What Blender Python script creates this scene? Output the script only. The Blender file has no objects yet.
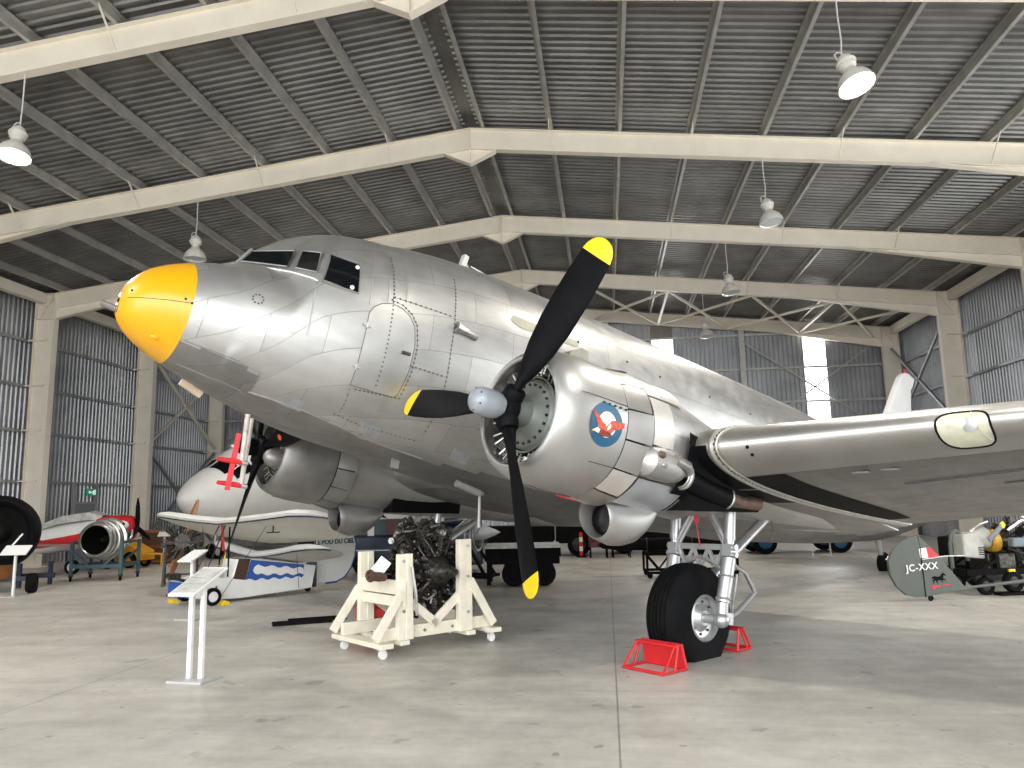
import bpy, bmesh, math, random
from mathutils import Vector, Matrix
from mathutils.bvhtree import BVHTree
random.seed(7)
PI = math.pi
SC = bpy.context.scene
COL = SC.collection
H = 1.7                       # eye height of the photographer above the floor
sin, cos, rad = math.sin, math.cos, math.radians
V = Vector


class MB:
    """collects shapes, then builds ONE mesh object"""
    def __init__(self):
        self.v, self.f, self.uv = [], [], {}

    def add(self, vs, fs):
        b = len(self.v)
        self.v.extend(Vector(p) for p in vs)
        self.f.extend(tuple(b + i for i in f) for f in fs)
        return b

    def box(self, c, s, rot=None):
        c = Vector(c); hx, hy, hz = s[0] / 2, s[1] / 2, s[2] / 2
        ps = [Vector((x, y, z)) for x in (-hx, hx) for y in (-hy, hy) for z in (-hz, hz)]
        if rot is not None:
            ps = [rot @ p for p in ps]
        self.add([c + p for p in ps], [(0, 1, 3, 2), (4, 6, 7, 5), (0, 4, 5, 1), (2, 3, 7, 6), (0, 2, 6, 4), (1, 5, 7, 3)])
        return self

    def bar(self, a, b, w, h, up=(0, 0, 1)):
        """rectangular beam from a to b, h measured along up"""
        a, b = Vector(a), Vector(b); d = (b - a).normalized(); up = Vector(up)
        if abs(d.dot(up)) > .98:
            up = Vector((1, 0, 0)) if abs(d.x) < .9 else Vector((0, 1, 0))
        s = d.cross(up).normalized(); u = s.cross(d).normalized()
        o = [(-w / 2, -h / 2), (w / 2, -h / 2), (w / 2, h / 2), (-w / 2, h / 2)]
        ps = [p + s * x + u * y for p in (a, b) for x, y in o]
        self.add(ps, [(0, 3, 2, 1), (4, 5, 6, 7)] + [(i, (i + 1) % 4, 4 + (i + 1) % 4, 4 + i) for i in range(4)])
        return self

    def tube(self, path, r, n=8, cap=True, closed=False):
        P = [Vector(p) for p in path]; m = len(P)
        R = r if isinstance(r, (list, tuple)) else [r] * m
        rings = []; u = None
        for i, p in enumerate(P):
            if closed:
                d = (P[(i + 1) % m] - P[i - 1]).normalized()
            else:
                d = (P[min(i + 1, m - 1)] - P[max(i - 1, 0)]).normalized()
            if u is None:
                u = d.orthogonal().normalized()
            u = (u - d * u.dot(d))
            u = u.normalized() if u.length > 1e-6 else d.orthogonal().normalized()
            w = d.cross(u)
            rings.append([p + (u * cos(2 * PI * k / n) + w * sin(2 * PI * k / n)) * R[i] for k in range(n)])
        self.loft(rings, cap=cap and not closed, ring=closed)
        return self

    def loft(self, rings, cap=True, ring=False, open_=False, uvs=None):
        n = len(rings[0]); b = len(self.v)
        for q in rings:
            self.v.extend(Vector(p) for p in q)
        m = len(rings); fs = []
        for i in range(m if ring else m - 1):
            j = (i + 1) % m
            for k in range(n - 1 if open_ else n):
                l = (k + 1) % n
                self.f.append((b + i * n + k, b + i * n + l, b + j * n + l, b + j * n + k))
        if cap and not ring and not open_:
            self.f.append(tuple(b + k for k in range(n))[::-1])
            self.f.append(tuple(b + (m - 1) * n + k for k in range(n)))
        if uvs:
            for i in range(m):
                for k in range(n):
                    self.uv[b + i * n + k] = uvs[i][k]
        return self

    def lathe(self, prof, o, axis, n=24, cap=False, a0=0, a1=None):
        """prof: (t along axis, r)"""
        o = Vector(o); ax = Vector(axis).normalized(); u = ax.orthogonal().normalized()
        if abs(ax.z) < .9:
            u = (Vector((0, 0, 1)) - ax * ax.z).normalized()
        w = ax.cross(u)
        full = a1 is None
        ang = [2 * PI * k / n for k in range(n)] if full else [a0 + (a1 - a0) * k / n for k in range(n + 1)]
        rings = [[o + ax * t + (u * cos(a) + w * sin(a)) * max(r, 1e-4) for a in ang] for t, r in prof]
        self.loft(rings, cap=cap and full, open_=not full)
        return self

    def prism(self, poly, fn, t):
        """poly 2D list; fn(a,b,c)->3D with c thickness coordinate from 0 to t (or t=(c0,c1))"""
        c0, c1 = t if isinstance(t, tuple) else (0, t)
        n = len(poly)
        ps = [fn(a, b, c0) for a, b in poly] + [fn(a, b, c1) for a, b in poly]
        self.add(ps, [tuple(range(n))[::-1], tuple(range(n, 2 * n))] + [(i, (i + 1) % n, n + (i + 1) % n, n + i) for i in range(n)])
        return self

    def quad(self, *ps):
        self.add(ps, [tuple(range(len(ps)))]); return self

    def ball(self, c, r, n=12, m=8, sc=(1, 1, 1)):
        c = Vector(c)
        rings = []
        for i in range(m + 1):
            a = PI * i / m
            rings.append([c + Vector((sc[0] * r * max(sin(a), .002) * cos(2 * PI * k / n), sc[1] * r * max(sin(a), .002) * sin(2 * PI * k / n), sc[2] * r * cos(a))) for k in range(n)])
        self.loft(rings); return self

    def torus(self, c, axis, R, r, n=24, m=8):
        ax = Vector(axis).normalized(); u = ax.orthogonal().normalized(); w = ax.cross(u); c = Vector(c)
        self.tube([c + (u * cos(2 * PI * k / n) + w * sin(2 * PI * k / n)) * R for k in range(n)], r, m, closed=True)
        return self

    def build(self, name, mat=None, parent=None, smooth=None, bevel=0, loc=None, recalc=True, kind=None):
        me = bpy.data.meshes.new(name)
        me.from_pydata([tuple(p) for p in self.v], [], self.f)
        if self.uv:
            ul = me.uv_layers.new(name='UVMap')
            for l in me.loops:
                ul.data[l.index].uv = self.uv.get(l.vertex_index, (0, 0))
        if recalc:
            bm = bmesh.new(); bm.from_mesh(me)
            bmesh.ops.recalc_face_normals(bm, faces=bm.faces)
            bm.to_mesh(me); bm.free()
        if smooth is not None:
            me.shade_smooth()
            me.set_sharp_from_angle(angle=rad(smooth))
        if mat:
            me.materials.append(mat)
        o = bpy.data.objects.new(name, me); COL.objects.link(o)
        if parent is not None:
            o.parent = parent
        if loc is not None:
            o.location = loc
        if bevel:
            md = o.modifiers.new('bevel', 'BEVEL'); md.width = bevel; md.segments = 2; md.limit_method = 'ANGLE'
        if kind:
            o['kind'] = kind
        return o


def thing(name, label, cat, loc=(0, 0, 0), rz=0, group=None, kind=None):
    o = bpy.data.objects.new(name, None); COL.objects.link(o)
    o.empty_display_size = .2
    o.location = loc; o.rotation_euler = (0, 0, rz)
    if kind:
        o['kind'] = kind
        return o
    return tag(o, label, cat, group)


def tag(o, label, cat, group=None):
    o['label'] = label; o['category'] = cat
    if group:
        o['group'] = group
    return o


def dup(root, loc=None, label=None, rz=None):
    r = root.copy(); COL.objects.link(r)
    if loc is not None:
        r.location = loc
    if rz is not None:
        r.rotation_euler = (0, 0, rz)
    if label:
        r['label'] = label
    for ch in list(root.children):
        c = ch.copy(); COL.objects.link(c); c.parent = r
        for g in list(ch.children):
            d = g.copy(); COL.objects.link(d); d.parent = c
    return r


# ------------------------------------------------------------------ materials
def nodes(name):
    m = bpy.data.materials.new(name); m.use_nodes = True
    nt = m.node_tree; b = nt.nodes['Principled BSDF']
    return m, nt, b, nt.nodes, nt.links


def pbr(name, col, rough=.5, metal=0, var=.08, scale=6, bump=0, bscale=40, coat=0, rvar=.1, dirt=0, dirtcol=(.12, .1, .08), emis=0):
    m, nt, b, N, L = nodes(name)
    tc = N.new('ShaderNodeTexCoord')
    nz = N.new('ShaderNodeTexNoise'); nz.inputs['Scale'].default_value = scale; nz.inputs['Detail'].default_value = 5
    L.new(tc.outputs['Object'], nz.inputs['Vector'])
    rp = N.new('ShaderNodeMapRange'); rp.inputs[1].default_value = .3; rp.inputs[2].default_value = .7
    rp.inputs[3].default_value = 1 - var; rp.inputs[4].default_value = 1 + var
    L.new(nz.outputs['Fac'], rp.inputs[0])
    mx = N.new('ShaderNodeVectorMath'); mx.operation = 'SCALE'; mx.inputs[0].default_value = col
    L.new(rp.outputs[0], mx.inputs['Scale'])
    out = mx.outputs[0]
    if dirt:
        n2 = N.new('ShaderNodeTexNoise'); n2.inputs['Scale'].default_value = scale * 1.7; n2.inputs['Detail'].default_value = 8
        n2.inputs['Roughness'].default_value = .7
        L.new(tc.outputs['Object'], n2.inputs['Vector'])
        r2 = N.new('ShaderNodeMapRange'); r2.inputs[1].default_value = .5; r2.inputs[2].default_value = .75
        r2.inputs[3].default_value = 0; r2.inputs[4].default_value = dirt
        L.new(n2.outputs['Fac'], r2.inputs[0])
        mm = N.new('ShaderNodeMix'); mm.data_type = 'RGBA'; mm.inputs['B'].default_value = (*dirtcol, 1)
        L.new(r2.outputs[0], mm.inputs['Factor']); L.new(out, mm.inputs['A']); out = mm.outputs['Result']
    L.new(out, b.inputs['Base Color'])
    b.inputs['Metallic'].default_value = metal
    if max(col) < .02:
        b.inputs['Specular IOR Level'].default_value = .06
    rr = N.new('ShaderNodeMapRange'); rr.inputs[3].default_value = max(rough - rvar, .02); rr.inputs[4].default_value = min(rough + rvar, 1)
    L.new(nz.outputs['Fac'], rr.inputs[0]); L.new(rr.outputs[0], b.inputs['Roughness'])
    if coat:
        b.inputs['Coat Weight'].default_value = coat; b.inputs['Coat Roughness'].default_value = .1
    if bump:
        n3 = N.new('ShaderNodeTexNoise'); n3.inputs['Scale'].default_value = bscale; n3.inputs['Detail'].default_value = 4
        L.new(tc.outputs['Object'], n3.inputs['Vector'])
        bp = N.new('ShaderNodeBump'); bp.inputs['Strength'].default_value = bump; bp.inputs['Distance'].default_value = .01
        L.new(n3.outputs['Fac'], bp.inputs['Height']); L.new(bp.outputs[0], b.inputs['Normal'])
    if emis:
        b.inputs['Emission Color'].default_value = (*col, 1); b.inputs['Emission Strength'].default_value = emis
    return m


def skin_mat(name, col=(.45, .44, .422), rough=.42, metal=.75, bw=1.15, bh=.42, uv=True, mortar=.004, var=.10, streak=None):
    """riveted sheet aluminium: panels of slightly different tone, seams, rivet rows, smudges"""
    m, nt, b, N, L = nodes(name)
    tc = N.new('ShaderNodeTexCoord'); src = tc.outputs['UV' if uv else 'Object']
    br = N.new('ShaderNodeTexBrick'); br.inputs['Scale'].default_value = 1
    br.inputs['Brick Width'].default_value = bw; br.inputs['Row Height'].default_value = bh
    br.inputs['Mortar Size'].default_value = mortar; br.inputs['Mortar Smooth'].default_value = .2
    br.offset = .5
    c1 = [c * (1 - var) for c in col]; c2 = [min(c * (1 + var), 1) for c in col]
    br.inputs['Color1'].default_value = (*c1, 1); br.inputs['Color2'].default_value = (*c2, 1)
    br.inputs['Mortar'].default_value = (*[c * .62 for c in col], 1)
    L.new(src, br.inputs['Vector'])
    nz = N.new('ShaderNodeTexNoise'); nz.inputs['Scale'].default_value = 1.6; nz.inputs['Detail'].default_value = 7; nz.inputs['Roughness'].default_value = .65
    mp = N.new('ShaderNodeMapping'); mp.inputs['Scale'].default_value = (.6, 1, 1.7)
    L.new(tc.outputs['Object'], mp.inputs['Vector']); L.new(mp.outputs[0], nz.inputs['Vector'])
    rp = N.new('ShaderNodeMapRange'); rp.inputs[1].default_value = .32; rp.inputs[2].default_value = .7; rp.inputs[3].default_value = .8; rp.inputs[4].default_value = 1.12
    L.new(nz.outputs['Fac'], rp.inputs[0])
    sc = N.new('ShaderNodeVectorMath'); sc.operation = 'SCALE'
    L.new(br.outputs['Color'], sc.inputs[0]); L.new(rp.outputs[0], sc.inputs['Scale'])
    L.new(sc.outputs[0], b.inputs['Base Color'])
    b.inputs['Metallic'].default_value = metal
    n2 = N.new('ShaderNodeTexNoise'); n2.inputs['Scale'].default_value = 5; n2.inputs['Detail'].default_value = 6
    L.new(tc.outputs['Object'], n2.inputs['Vector'])
    rr = N.new('ShaderNodeMapRange'); rr.inputs[1].default_value = .3; rr.inputs[2].default_value = .7; rr.inputs[3].default_value = rough - .06; rr.inputs[4].default_value = rough + .08
    L.new(n2.outputs['Fac'], rr.inputs[0]); L.new(rr.outputs[0], b.inputs['Roughness'])
    # rivets: fine grid of dots in rows
    mp2 = N.new('ShaderNodeMapping'); mp2.inputs['Scale'].default_value = (1 / .045, 1 / (bh / 2), 1)
    L.new(src, mp2.inputs['Vector'])
    fr = N.new('ShaderNodeVectorMath'); fr.operation = 'FRACTION'; L.new(mp2.outputs[0], fr.inputs[0])
    sx = N.new('ShaderNodeSeparateXYZ'); L.new(fr.outputs[0], sx.inputs[0])
    def band(o, c, w):
        a = N.new('ShaderNodeMath'); a.operation = 'SUBTRACT'; a.inputs[1].default_value = c; L.new(o, a.inputs[0])
        ab = N.new('ShaderNodeMath'); ab.operation = 'ABSOLUTE'; L.new(a.outputs[0], ab.inputs[0])
        lt = N.new('ShaderNodeMath'); lt.operation = 'LESS_THAN'; lt.inputs[1].default_value = w; L.new(ab.outputs[0], lt.inputs[0])
        return lt.outputs[0]
    mu = N.new('ShaderNodeMath'); mu.operation = 'MULTIPLY'
    L.new(band(sx.outputs[0], .5, .16), mu.inputs[0]); L.new(band(sx.outputs[1], .14, .018), mu.inputs[1])
    ad = N.new('ShaderNodeMath'); ad.operation = 'SUBTRACT'; L.new(mu.outputs[0], ad.inputs[0]); L.new(br.outputs['Fac'], ad.inputs[1])
    n4 = N.new('ShaderNodeTexNoise'); n4.inputs['Scale'].default_value = 2.2; n4.inputs['Detail'].default_value = 2
    L.new(tc.outputs['Object'], n4.inputs['Vector'])
    b2 = N.new('ShaderNodeBump'); b2.inputs['Strength'].default_value = .06; b2.inputs['Distance'].default_value = .05
    L.new(n4.outputs['Fac'], b2.inputs['Height'])
    bp = N.new('ShaderNodeBump'); bp.inputs['Strength'].default_value = .5; bp.inputs['Distance'].default_value = .004
    L.new(ad.outputs[0], bp.inputs['Height']); L.new(b2.outputs[0], bp.inputs['Normal'])
    L.new(bp.outputs[0], b.inputs['Normal'])
    return m


def glass_mat(name, col=(.02, .025, .03), rough=.08):
    m, nt, b, N, L = nodes(name)
    b.inputs['Base Color'].default_value = (*col, 1); b.inputs['Roughness'].default_value = rough
    b.inputs['Specular IOR Level'].default_value = .25
    return m


def lettering(body, size, mat, parent, mtx, off=0, space=1.0):
    cu = bpy.data.curves.new('lettering', 'FONT'); cu.body = body; cu.size = size; cu.extrude = .002; cu.offset = off; cu.space_character = space
    t = bpy.data.objects.new('lettering_curve', cu); COL.objects.link(t)
    me = bpy.data.meshes.new_from_object(t.evaluated_get(bpy.context.evaluated_depsgraph_get()))
    bpy.data.objects.remove(t); bpy.data.curves.remove(cu)
    me.materials.clear(); me.materials.append(mat); me.name = 'lettering'
    o = bpy.data.objects.new('lettering', me); COL.objects.link(o); o.parent = parent; o.matrix_local = mtx
    return o


def emit_mat(name, col, s):
    m, nt, b, N, L = nodes(name)
    b.inputs['Base Color'].default_value = (*col, 1)
    b.inputs['Emission Color'].default_value = (*col, 1); b.inputs['Emission Strength'].default_value = s
    return m


M = {}
M['cream'] = pbr('cream_steel', (.84, .77, .65), .5, 0, .05, 2)
M['purlin'] = pbr('galvanised_purlin', (.46, .45, .42), .45, .55, .15, 3)
M['girt'] = pbr('galvanised_girt', (.40, .41, .42), .45, .6, .15, 3)
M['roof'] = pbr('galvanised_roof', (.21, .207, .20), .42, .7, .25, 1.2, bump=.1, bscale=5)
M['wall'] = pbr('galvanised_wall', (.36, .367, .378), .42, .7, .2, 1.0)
M['black'] = pbr('black_paint', (.005, .005, .006), .5, 0, .2, 8)
M['blackmat'] = pbr('matt_black', (.006, .0058, .0055), .7, 0, .3, 8)
M['rubber'] = pbr('tyre_rubber', (.007, .007, .0075), .7, 0, .25, 10, bump=.05)
M['white'] = pbr('white_paint', (.80, .79, .76), .4, 0, .04, 3)
M['grey'] = pbr('grey_paint', (.27, .29, .315), .35, 0, .05, 4, coat=.3)
M['silver'] = pbr('silver_paint', (.50, .50, .50), .36, .7, .08, 6)
M['steel'] = pbr('bare_steel', (.45, .44, .42), .35, .9, .2, 10)
M['dark_steel'] = pbr('dark_steel', (.05, .047, .045), .45, .7, .5, 12)
M['bluegrey0'] = None
M['yellow'] = pbr('yellow_paint', (.76, .36, .001), .36, 0, .05, 2, coat=.3)
M['ptip'] = pbr('propeller_tip_yellow', (.84, .56, .003), .4, 0, .08, 8)
M['red'] = pbr('red_paint', (.62, .022, .028), .4, 0, .12, 6, dirt=.2)
M['redcloth'] = pbr('red_ribbon', (.62, .05, .06), .8, 0, .15, 8)
M['wood'] = pbr('cream_painted_wood', (.74, .68, .55), .6, 0, .06, 8, dirt=.15, dirtcol=(.4, .33, .22))
M['skin'] = skin_mat('aluminium_skin')
M['skinflat'] = skin_mat('aluminium_wing', uv=True, bw=1.6, bh=.5, var=.06)
M['alu'] = pbr('aluminium_plain', (.45, .44, .422), .40, .75, .12, 3, bump=.05, bscale=8)
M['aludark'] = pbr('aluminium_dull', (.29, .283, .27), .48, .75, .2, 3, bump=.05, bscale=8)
M['glass'] = glass_mat('dark_glass', (.004, .005, .006), .05)
# ------------------------------------------------------------------ camera
def make_camera():
    yaw, pitch, roll = .118970, .154032, -.020908
    cy, sy, cp, sp = cos(yaw), sin(yaw), cos(pitch), sin(pitch)
    fwd = V((-sy * cp, cy * cp, sp)); right = V((cy, sy, 0)); up = right.cross(fwd)
    r2 = right * cos(roll) + up * sin(roll); u2 = -right * sin(roll) + up * cos(roll)
    cd = bpy.data.cameras.new('camera'); cam = bpy.data.objects.new('camera', cd); COL.objects.link(cam)
    m = Matrix((r2, u2, -fwd)).transposed().to_4x4(); m.translation = (0, 0, H)
    cam.matrix_world = m
    cd.sensor_width = 36; cd.lens = 36 * 765.62 / 1024; cd.clip_start = .1; cd.clip_end = 300
    SC.camera = cam


make_camera()

# ------------------------------------------------------------------ the hangar
XC = -2.93                       # ridge line
BAY = 5.729
YA = 17.07
FR = [YA + k * BAY for k in range(-3, 4)]      # portal frames
YB = FR[-1] + .32                # back wall
YF = -5.9                        # open front
XW = 15.98                       # half width to the cladding
APEX, EAVE, SLOPE = 10.615, 8.93, (10.615 - 8.93) / 15
ztop = lambda ax: APEX - SLOPE * abs(ax)       # top of the rafters
ST = dict(kind='structure')
GZ = (2.71, 4.35, 5.82, 7.33)    # girt heights


def profile(a, b, pitch, d):
    out = []; y = a
    while y < b - 1e-6:
        for o, q in ((0, 0), (.30, 0), (.42, d), (.88, d)):
            if y + o * pitch <= b:
                out.append((y + o * pitch, q))
        y += pitch
    out.append((b, 0))
    return out


def concrete():
    m, nt, b, N, L = nodes('concrete_floor')
    tc = N.new('ShaderNodeTexCoord')
    def noise(s, d=6, r=.6, map_=None):
        n = N.new('ShaderNodeTexNoise'); n.inputs['Scale'].default_value = s; n.inputs['Detail'].default_value = d; n.inputs['Roughness'].default_value = r
        if map_:
            mp = N.new('ShaderNodeMapping'); mp.inputs['Scale'].default_value = map_; L.new(tc.outputs['Object'], mp.inputs['Vector']); L.new(mp.outputs[0], n.inputs['Vector'])
        else:
            L.new(tc.outputs['Object'], n.inputs['Vector'])
        return n.outputs['Fac']
    def rng(o, a, c, p, q):
        r = N.new('ShaderNodeMapRange'); r.inputs[1].default_value = a; r.inputs[2].default_value = c; r.inputs[3].default_value = p; r.inputs[4].default_value = q
        L.new(o, r.inputs[0]); return r.outputs[0]
    def math2(op, a, c):
        k = N.new('ShaderNodeMath'); k.operation = op
        for i, x in enumerate((a, c)):
            if isinstance(x, (int, float)):
                k.inputs[i].default_value = x
            else:
                L.new(x, k.inputs[i])
        return k.outputs[0]
    big = rng(noise(.35, 6, .65, (1, .6, 1)), .32, .68, .74, 1.16)
    fine = rng(noise(3.5, 8, .75), .3, .7, .84, 1.12)
    streak = rng(noise(1.1, 8, .7, (.5, 2.2, 1)), .35, .7, .80, 1.08)
    f = math2('MULTIPLY', math2('MULTIPLY', big, fine), streak)
    # dark spots and worn marks
    spots = math2('MULTIPLY', rng(noise(2.3, 3, .5), .66, .72, 1, .68), rng(noise(5.5, 2, .5), .70, .73, 1, .6))
    f = math2('MULTIPLY', f, spots)
    sx = N.new('ShaderNodeSeparateXYZ'); L.new(tc.outputs['Object'], sx.inputs[0])
    def joint(o, off, step, w):
        a = math2('ADD', o, -off + step * 100.5)
        mod = math2('MODULO', a, step)
        ab = math2('ABSOLUTE', math2('SUBTRACT', mod, step / 2), 0)
        return math2('LESS_THAN', ab, w)
    j = math2('MAXIMUM', joint(sx.outputs[0], .02, 5.25, .008), math2('MULTIPLY', joint(sx.outputs[1], 7.32, 5.7, .006), .35))
    f = math2('MULTIPLY', f, rng(j, 0, 1, 1, .55))
    sc = N.new('ShaderNodeVectorMath'); sc.operation = 'SCALE'; sc.inputs[0].default_value = (.575, .537, .48)
    L.new(f, sc.inputs['Scale']); L.new(sc.outputs[0], b.inputs['Base Color'])
    L.new(rng(noise(.9, 6, .65), .3, .7, .28, .55), b.inputs['Roughness'])
    bp = N.new('ShaderNodeBump'); bp.inputs['Strength'].default_value = .12; bp.inputs['Distance'].default_value = .01
    L.new(noise(14, 6, .7), bp.inputs['Height']); L.new(bp.outputs[0], b.inputs['Normal'])
    return m


def hangar():
    M['floor'] = concrete()
    f = MB(); f.box((XC, (YF + YB) / 2, -.1), (2 * XW + .6, YB - YF + .6, .2)); f.build('floor', M['floor'], kind='structure')
    M['apron'] = pbr('apron_concrete', (.62, .60, .56), .8, 0, .08, .5)
    f = MB(); f.box((XC, YF - 25.3, -.11), (120, 50, .2)); f.build('ground_apron', M['apron'], kind='structure')
    # roof sheet, ribs run down the slope
    P = profile(YF - .3, YB + .25, .21, .04)
    f = MB()
    for s in (-1, 1):
        rows = [[(XC + s * ax, y, ztop(ax) + .175 + q) for y, q in P] for ax in (.14, XW + .35)]
        f.loft(rows, open_=True)
    rid = [[(XC + ax, y, ztop(ax) + .23) for y in (YF - .3, YB + .25)] for ax in (-.55, 0, .55)]
    f.loft(rid, open_=True)
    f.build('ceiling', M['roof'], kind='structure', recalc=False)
    # purlins
    k = 0
    for ax in (.30, 1.93, 3.53, 5.16, 6.78, 8.39, 10.0, 11.56, 13.2, 14.75):
        for s in (-1, 1):
            x = XC + s * ax; z = ztop(ax); f = MB()
            f.box((x, (YF + YB) / 2, z + .085), (.012, YB - YF, .16))
            f.box((x + s * .035, (YF + YB) / 2, z + .008), (.075, YB - YF, .012))
            f.box((x - s * .035, (YF + YB) / 2, z + .165), (.075, YB - YF, .012))
            f.build('purlin', M['purlin'], kind='structure')
    # portal frames
    for i, y in enumerate(FR):
        e = thing('portal_frame', '', '', (XC, y, 0), kind='structure')
        for s in (-1, 1):
            f = MB(); zb = lambda ax: ztop(ax) - .53
            fn = lambda a, b, c: (s * a, c, b)
            web = [(0, ztop(0)), (15.0, ztop(15)), (15.0, 8.04), (10.3, zb(10.3)), (0, zb(0))]
            f.prism(web, fn, (-.006, .006))
            f.prism([(0, ztop(0)), (15.0, ztop(15)), (15.0, ztop(15) - .018), (0, ztop(0) - .018)], fn, (-.1, .1))
            f.prism([(0, zb(0)), (15.0, zb(15)), (15.0, zb(15) + .018), (0, zb(0) + .018)], fn, (-.1, .1))
            f.prism([(10.3, zb(10.3)), (15.0, 8.04), (15.0, 8.06), (10.3, zb(10.3) + .02)], fn, (-.1, .1))
            f.build('rafter', M['cream'], e)
            f = MB()
            f.prism([(0, zb(0)), (.62, zb(.62)), (0, zb(0) - .36)], fn, (-.006, .006))
            f.prism([(.62, zb(.62)), (.62, zb(.62) - .02), (0, zb(0) - .38), (0, zb(0) - .36)], fn, (-.1, .1))
            if s == 1:
                f.box((0, 0, (ztop(0) + zb(0) - .36) / 2), (.02, .2, .9))
            f.build('apex_gusset', M['cream'], e)
            f = MB()
            f.box((s * 15.01, 0, 4.45), (.02, .26, 8.9)); f.box((s * 15.68, 0, 4.45), (.02, .26, 8.9))
            f.box((s * 15.35, 0, 4.45), (.68, .014, 8.9))
            f.box((s * 15.35, 0, 8.05), (.68, .24, .02)); f.box((s * 15.35, 0, 8.9), (.68, .24, .02))
            f.bar((s * 15.05, -.09, 8.88), (s * 15.6, -.09, 8.07), .03, .1, (0, 0, 1))
            f.box((s * 15.35, 0, .012), (.9, .4, .024))
            f.build('column', M['cream'], e)
            for z in GZ:                              # cleats carrying the girts
                f = MB(); f.bar((s * 15.2, -.12, z), (s * 15.9, -.12, z), .05, .05); f.build('girt_cleat', M['cream'], e)
            for ax in (1.93, 5.16, 8.39, 11.56):      # fly braces from the rafter foot to the purlin
                f = MB(); f.bar((s * ax, -.1, zb(ax) + .03), (s * ax, -.62, ztop(ax) + .05), .05, .012, (1, 0, 0))
                f.build('fly_brace', M['cream'], e)
    # cladding
    def sheet(name, x, ya, yb, za, zb_):
        P = profile(ya, yb, .2, .04); f = MB(); sg = 1 if x > XC else -1
        f.loft([[(x + sg * q, y, za) for y, q in P], [(x + sg * q, y, zb_) for y, q in P]], open_=True)
        return f
    ze = ztop(XW) + .3
    f = sheet('wall_left', XC - XW, YF, YB, 0, ze); f.build('wall_left', M['wall'], kind='structure', recalc=False)
    f = sheet('wall_right', XC + XW, 17.0, YB, 0, ze)  # wide opening added in the unseen stretch to let in more daylight
    g = sheet('', XC + XW, YF, 17.0, 6.2, ze); f.add(g.v, g.f)
    g = sheet('', XC + XW, YF, 6.5, 0, 6.2); f.add(g.v, g.f)
    f.build('wall_right', M['wall'], kind='structure', recalc=False)
    # back wall in strips round the two tall lights
    wins = [(2.28, 3.22, 2.75, 8.87), (8.87, 9.80, 2.75, 9.05)]
    f = MB()
    def strip(a, b, z0, z1):
        P = profile(a, b, .2, .04)
        top = [(x, YB + q, (ztop(x - XC) + .24 if z1 is None else z1)) for x, q in P]
        f.loft([[(x, YB + q, z0) for x, q in P], top], open_=True)
    edges = [XC - XW, 2.28, 3.22, 8.87, 9.80, XC + XW]
    strip(XC - XW, XC, 0, None); strip(XC, 2.28, 0, None); strip(3.22, 8.87, 0, None); strip(9.80, XC + XW, 0, None)
    for a, b, z0, z1 in wins:
        strip(a, b, 0, z0); strip(a, b, z1, None)
    f.build('wall_back', M['wall'], kind='structure', recalc=False)
    M['day'] = emit_mat('daylit_sheet', (1, 1, 1), 4.0)
    for i, (a, b, z0, z1) in enumerate(wins):
        f = MB(); P = profile(a, b, .2, .04)
        f.loft([[(x, YB + q + .004, z0) for x, q in P], [(x, YB + q + .004, z1) for x, q in P]], open_=True)
        f.build('window_%d' % (i + 1), M['day'], kind='structure', recalc=False)
    f = MB()
    for j in range(24):
        f.box((2.28 + .04 * j, YB - .03, 9.22), (.022, .03, .62))
    f.build('trim_1', pbr('brown_louvre', (.30, .24, .18), .6), kind='structure')
    # girts
    def girt(a, b, m=M['girt']):
        f = MB(); f.bar(a, b, .1, .09); f.build('girt', m, kind='structure')
    for z in GZ:
        girt((XC - XW + .08, YF, z), (XC - XW + .08, YB, z))
        if z > 6.2:
            girt((XC + XW - .08, YF, z), (XC + XW - .08, YB, z))
        else:
            girt((XC + XW - .08, 17.0, z), (XC + XW - .08, YB, z)); girt((XC + XW - .08, YF, z), (XC + XW - .08, 6.5, z))
    for z in GZ + (8.88,):
        if z < 8.5:
            girt((XC - XW + .2, YB - .1, z), (XC + XW - .2, YB - .1, z), M['purlin'])
        else:
            girt((XC - 14, YB - .1, z), (XC + 14, YB - .1, z), M['purlin'])
    for x in (-12.1, -6.0, .23, 6.19):          # end wall posts
        f = MB(); f.box((x, YB - .2, ztop(x - XC) / 2 - .25), (.24, .24, ztop(x - XC) - .5)); f.build('wall_post', M['purlin'], kind='structure')
    # eave struts
    for s in (-1, 1):
        for i in range(len(FR) - 1):
            f = MB(); f.box((XC + s * 15.5, (FR[i] + FR[i + 1]) / 2, 8.76), (.24, BAY - .05, .34)); f.build('eave_beam', M['cream'], kind='structure')
        f = MB(); f.box((XC + s * 15.5, (YF + FR[0]) / 2, 8.76), (.24, FR[0] - YF - .05, .34)); f.build('eave_beam', M['cream'], kind='structure')
    # bracing: side walls, last bay; end wall; roof, last bay
    def rod(a, b, r=.045, m=M['cream']):
        f = MB(); f.bar(a, b, r * 2, r * 2); f.build('brace', m, kind='structure')
    for s, m in ((-1, M['cream']), (1, M['girt'])):
        x = XC + s * 15.3
        rod((x, FR[5] + .2, 8.0), (x, FR[6] - .2, 4.5), m=m); rod((x, FR[5] + .2, 4.3), (x, FR[6] - .2, 7.9), m=m)
        rod((x, FR[5] + .2, 4.2), (x, FR[6] - .2, .3), m=M['girt']); rod((x, FR[5] + .2, .4), (x, FR[6] - .2, 4.3), m=M['girt'])
    y = YB - .22
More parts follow.
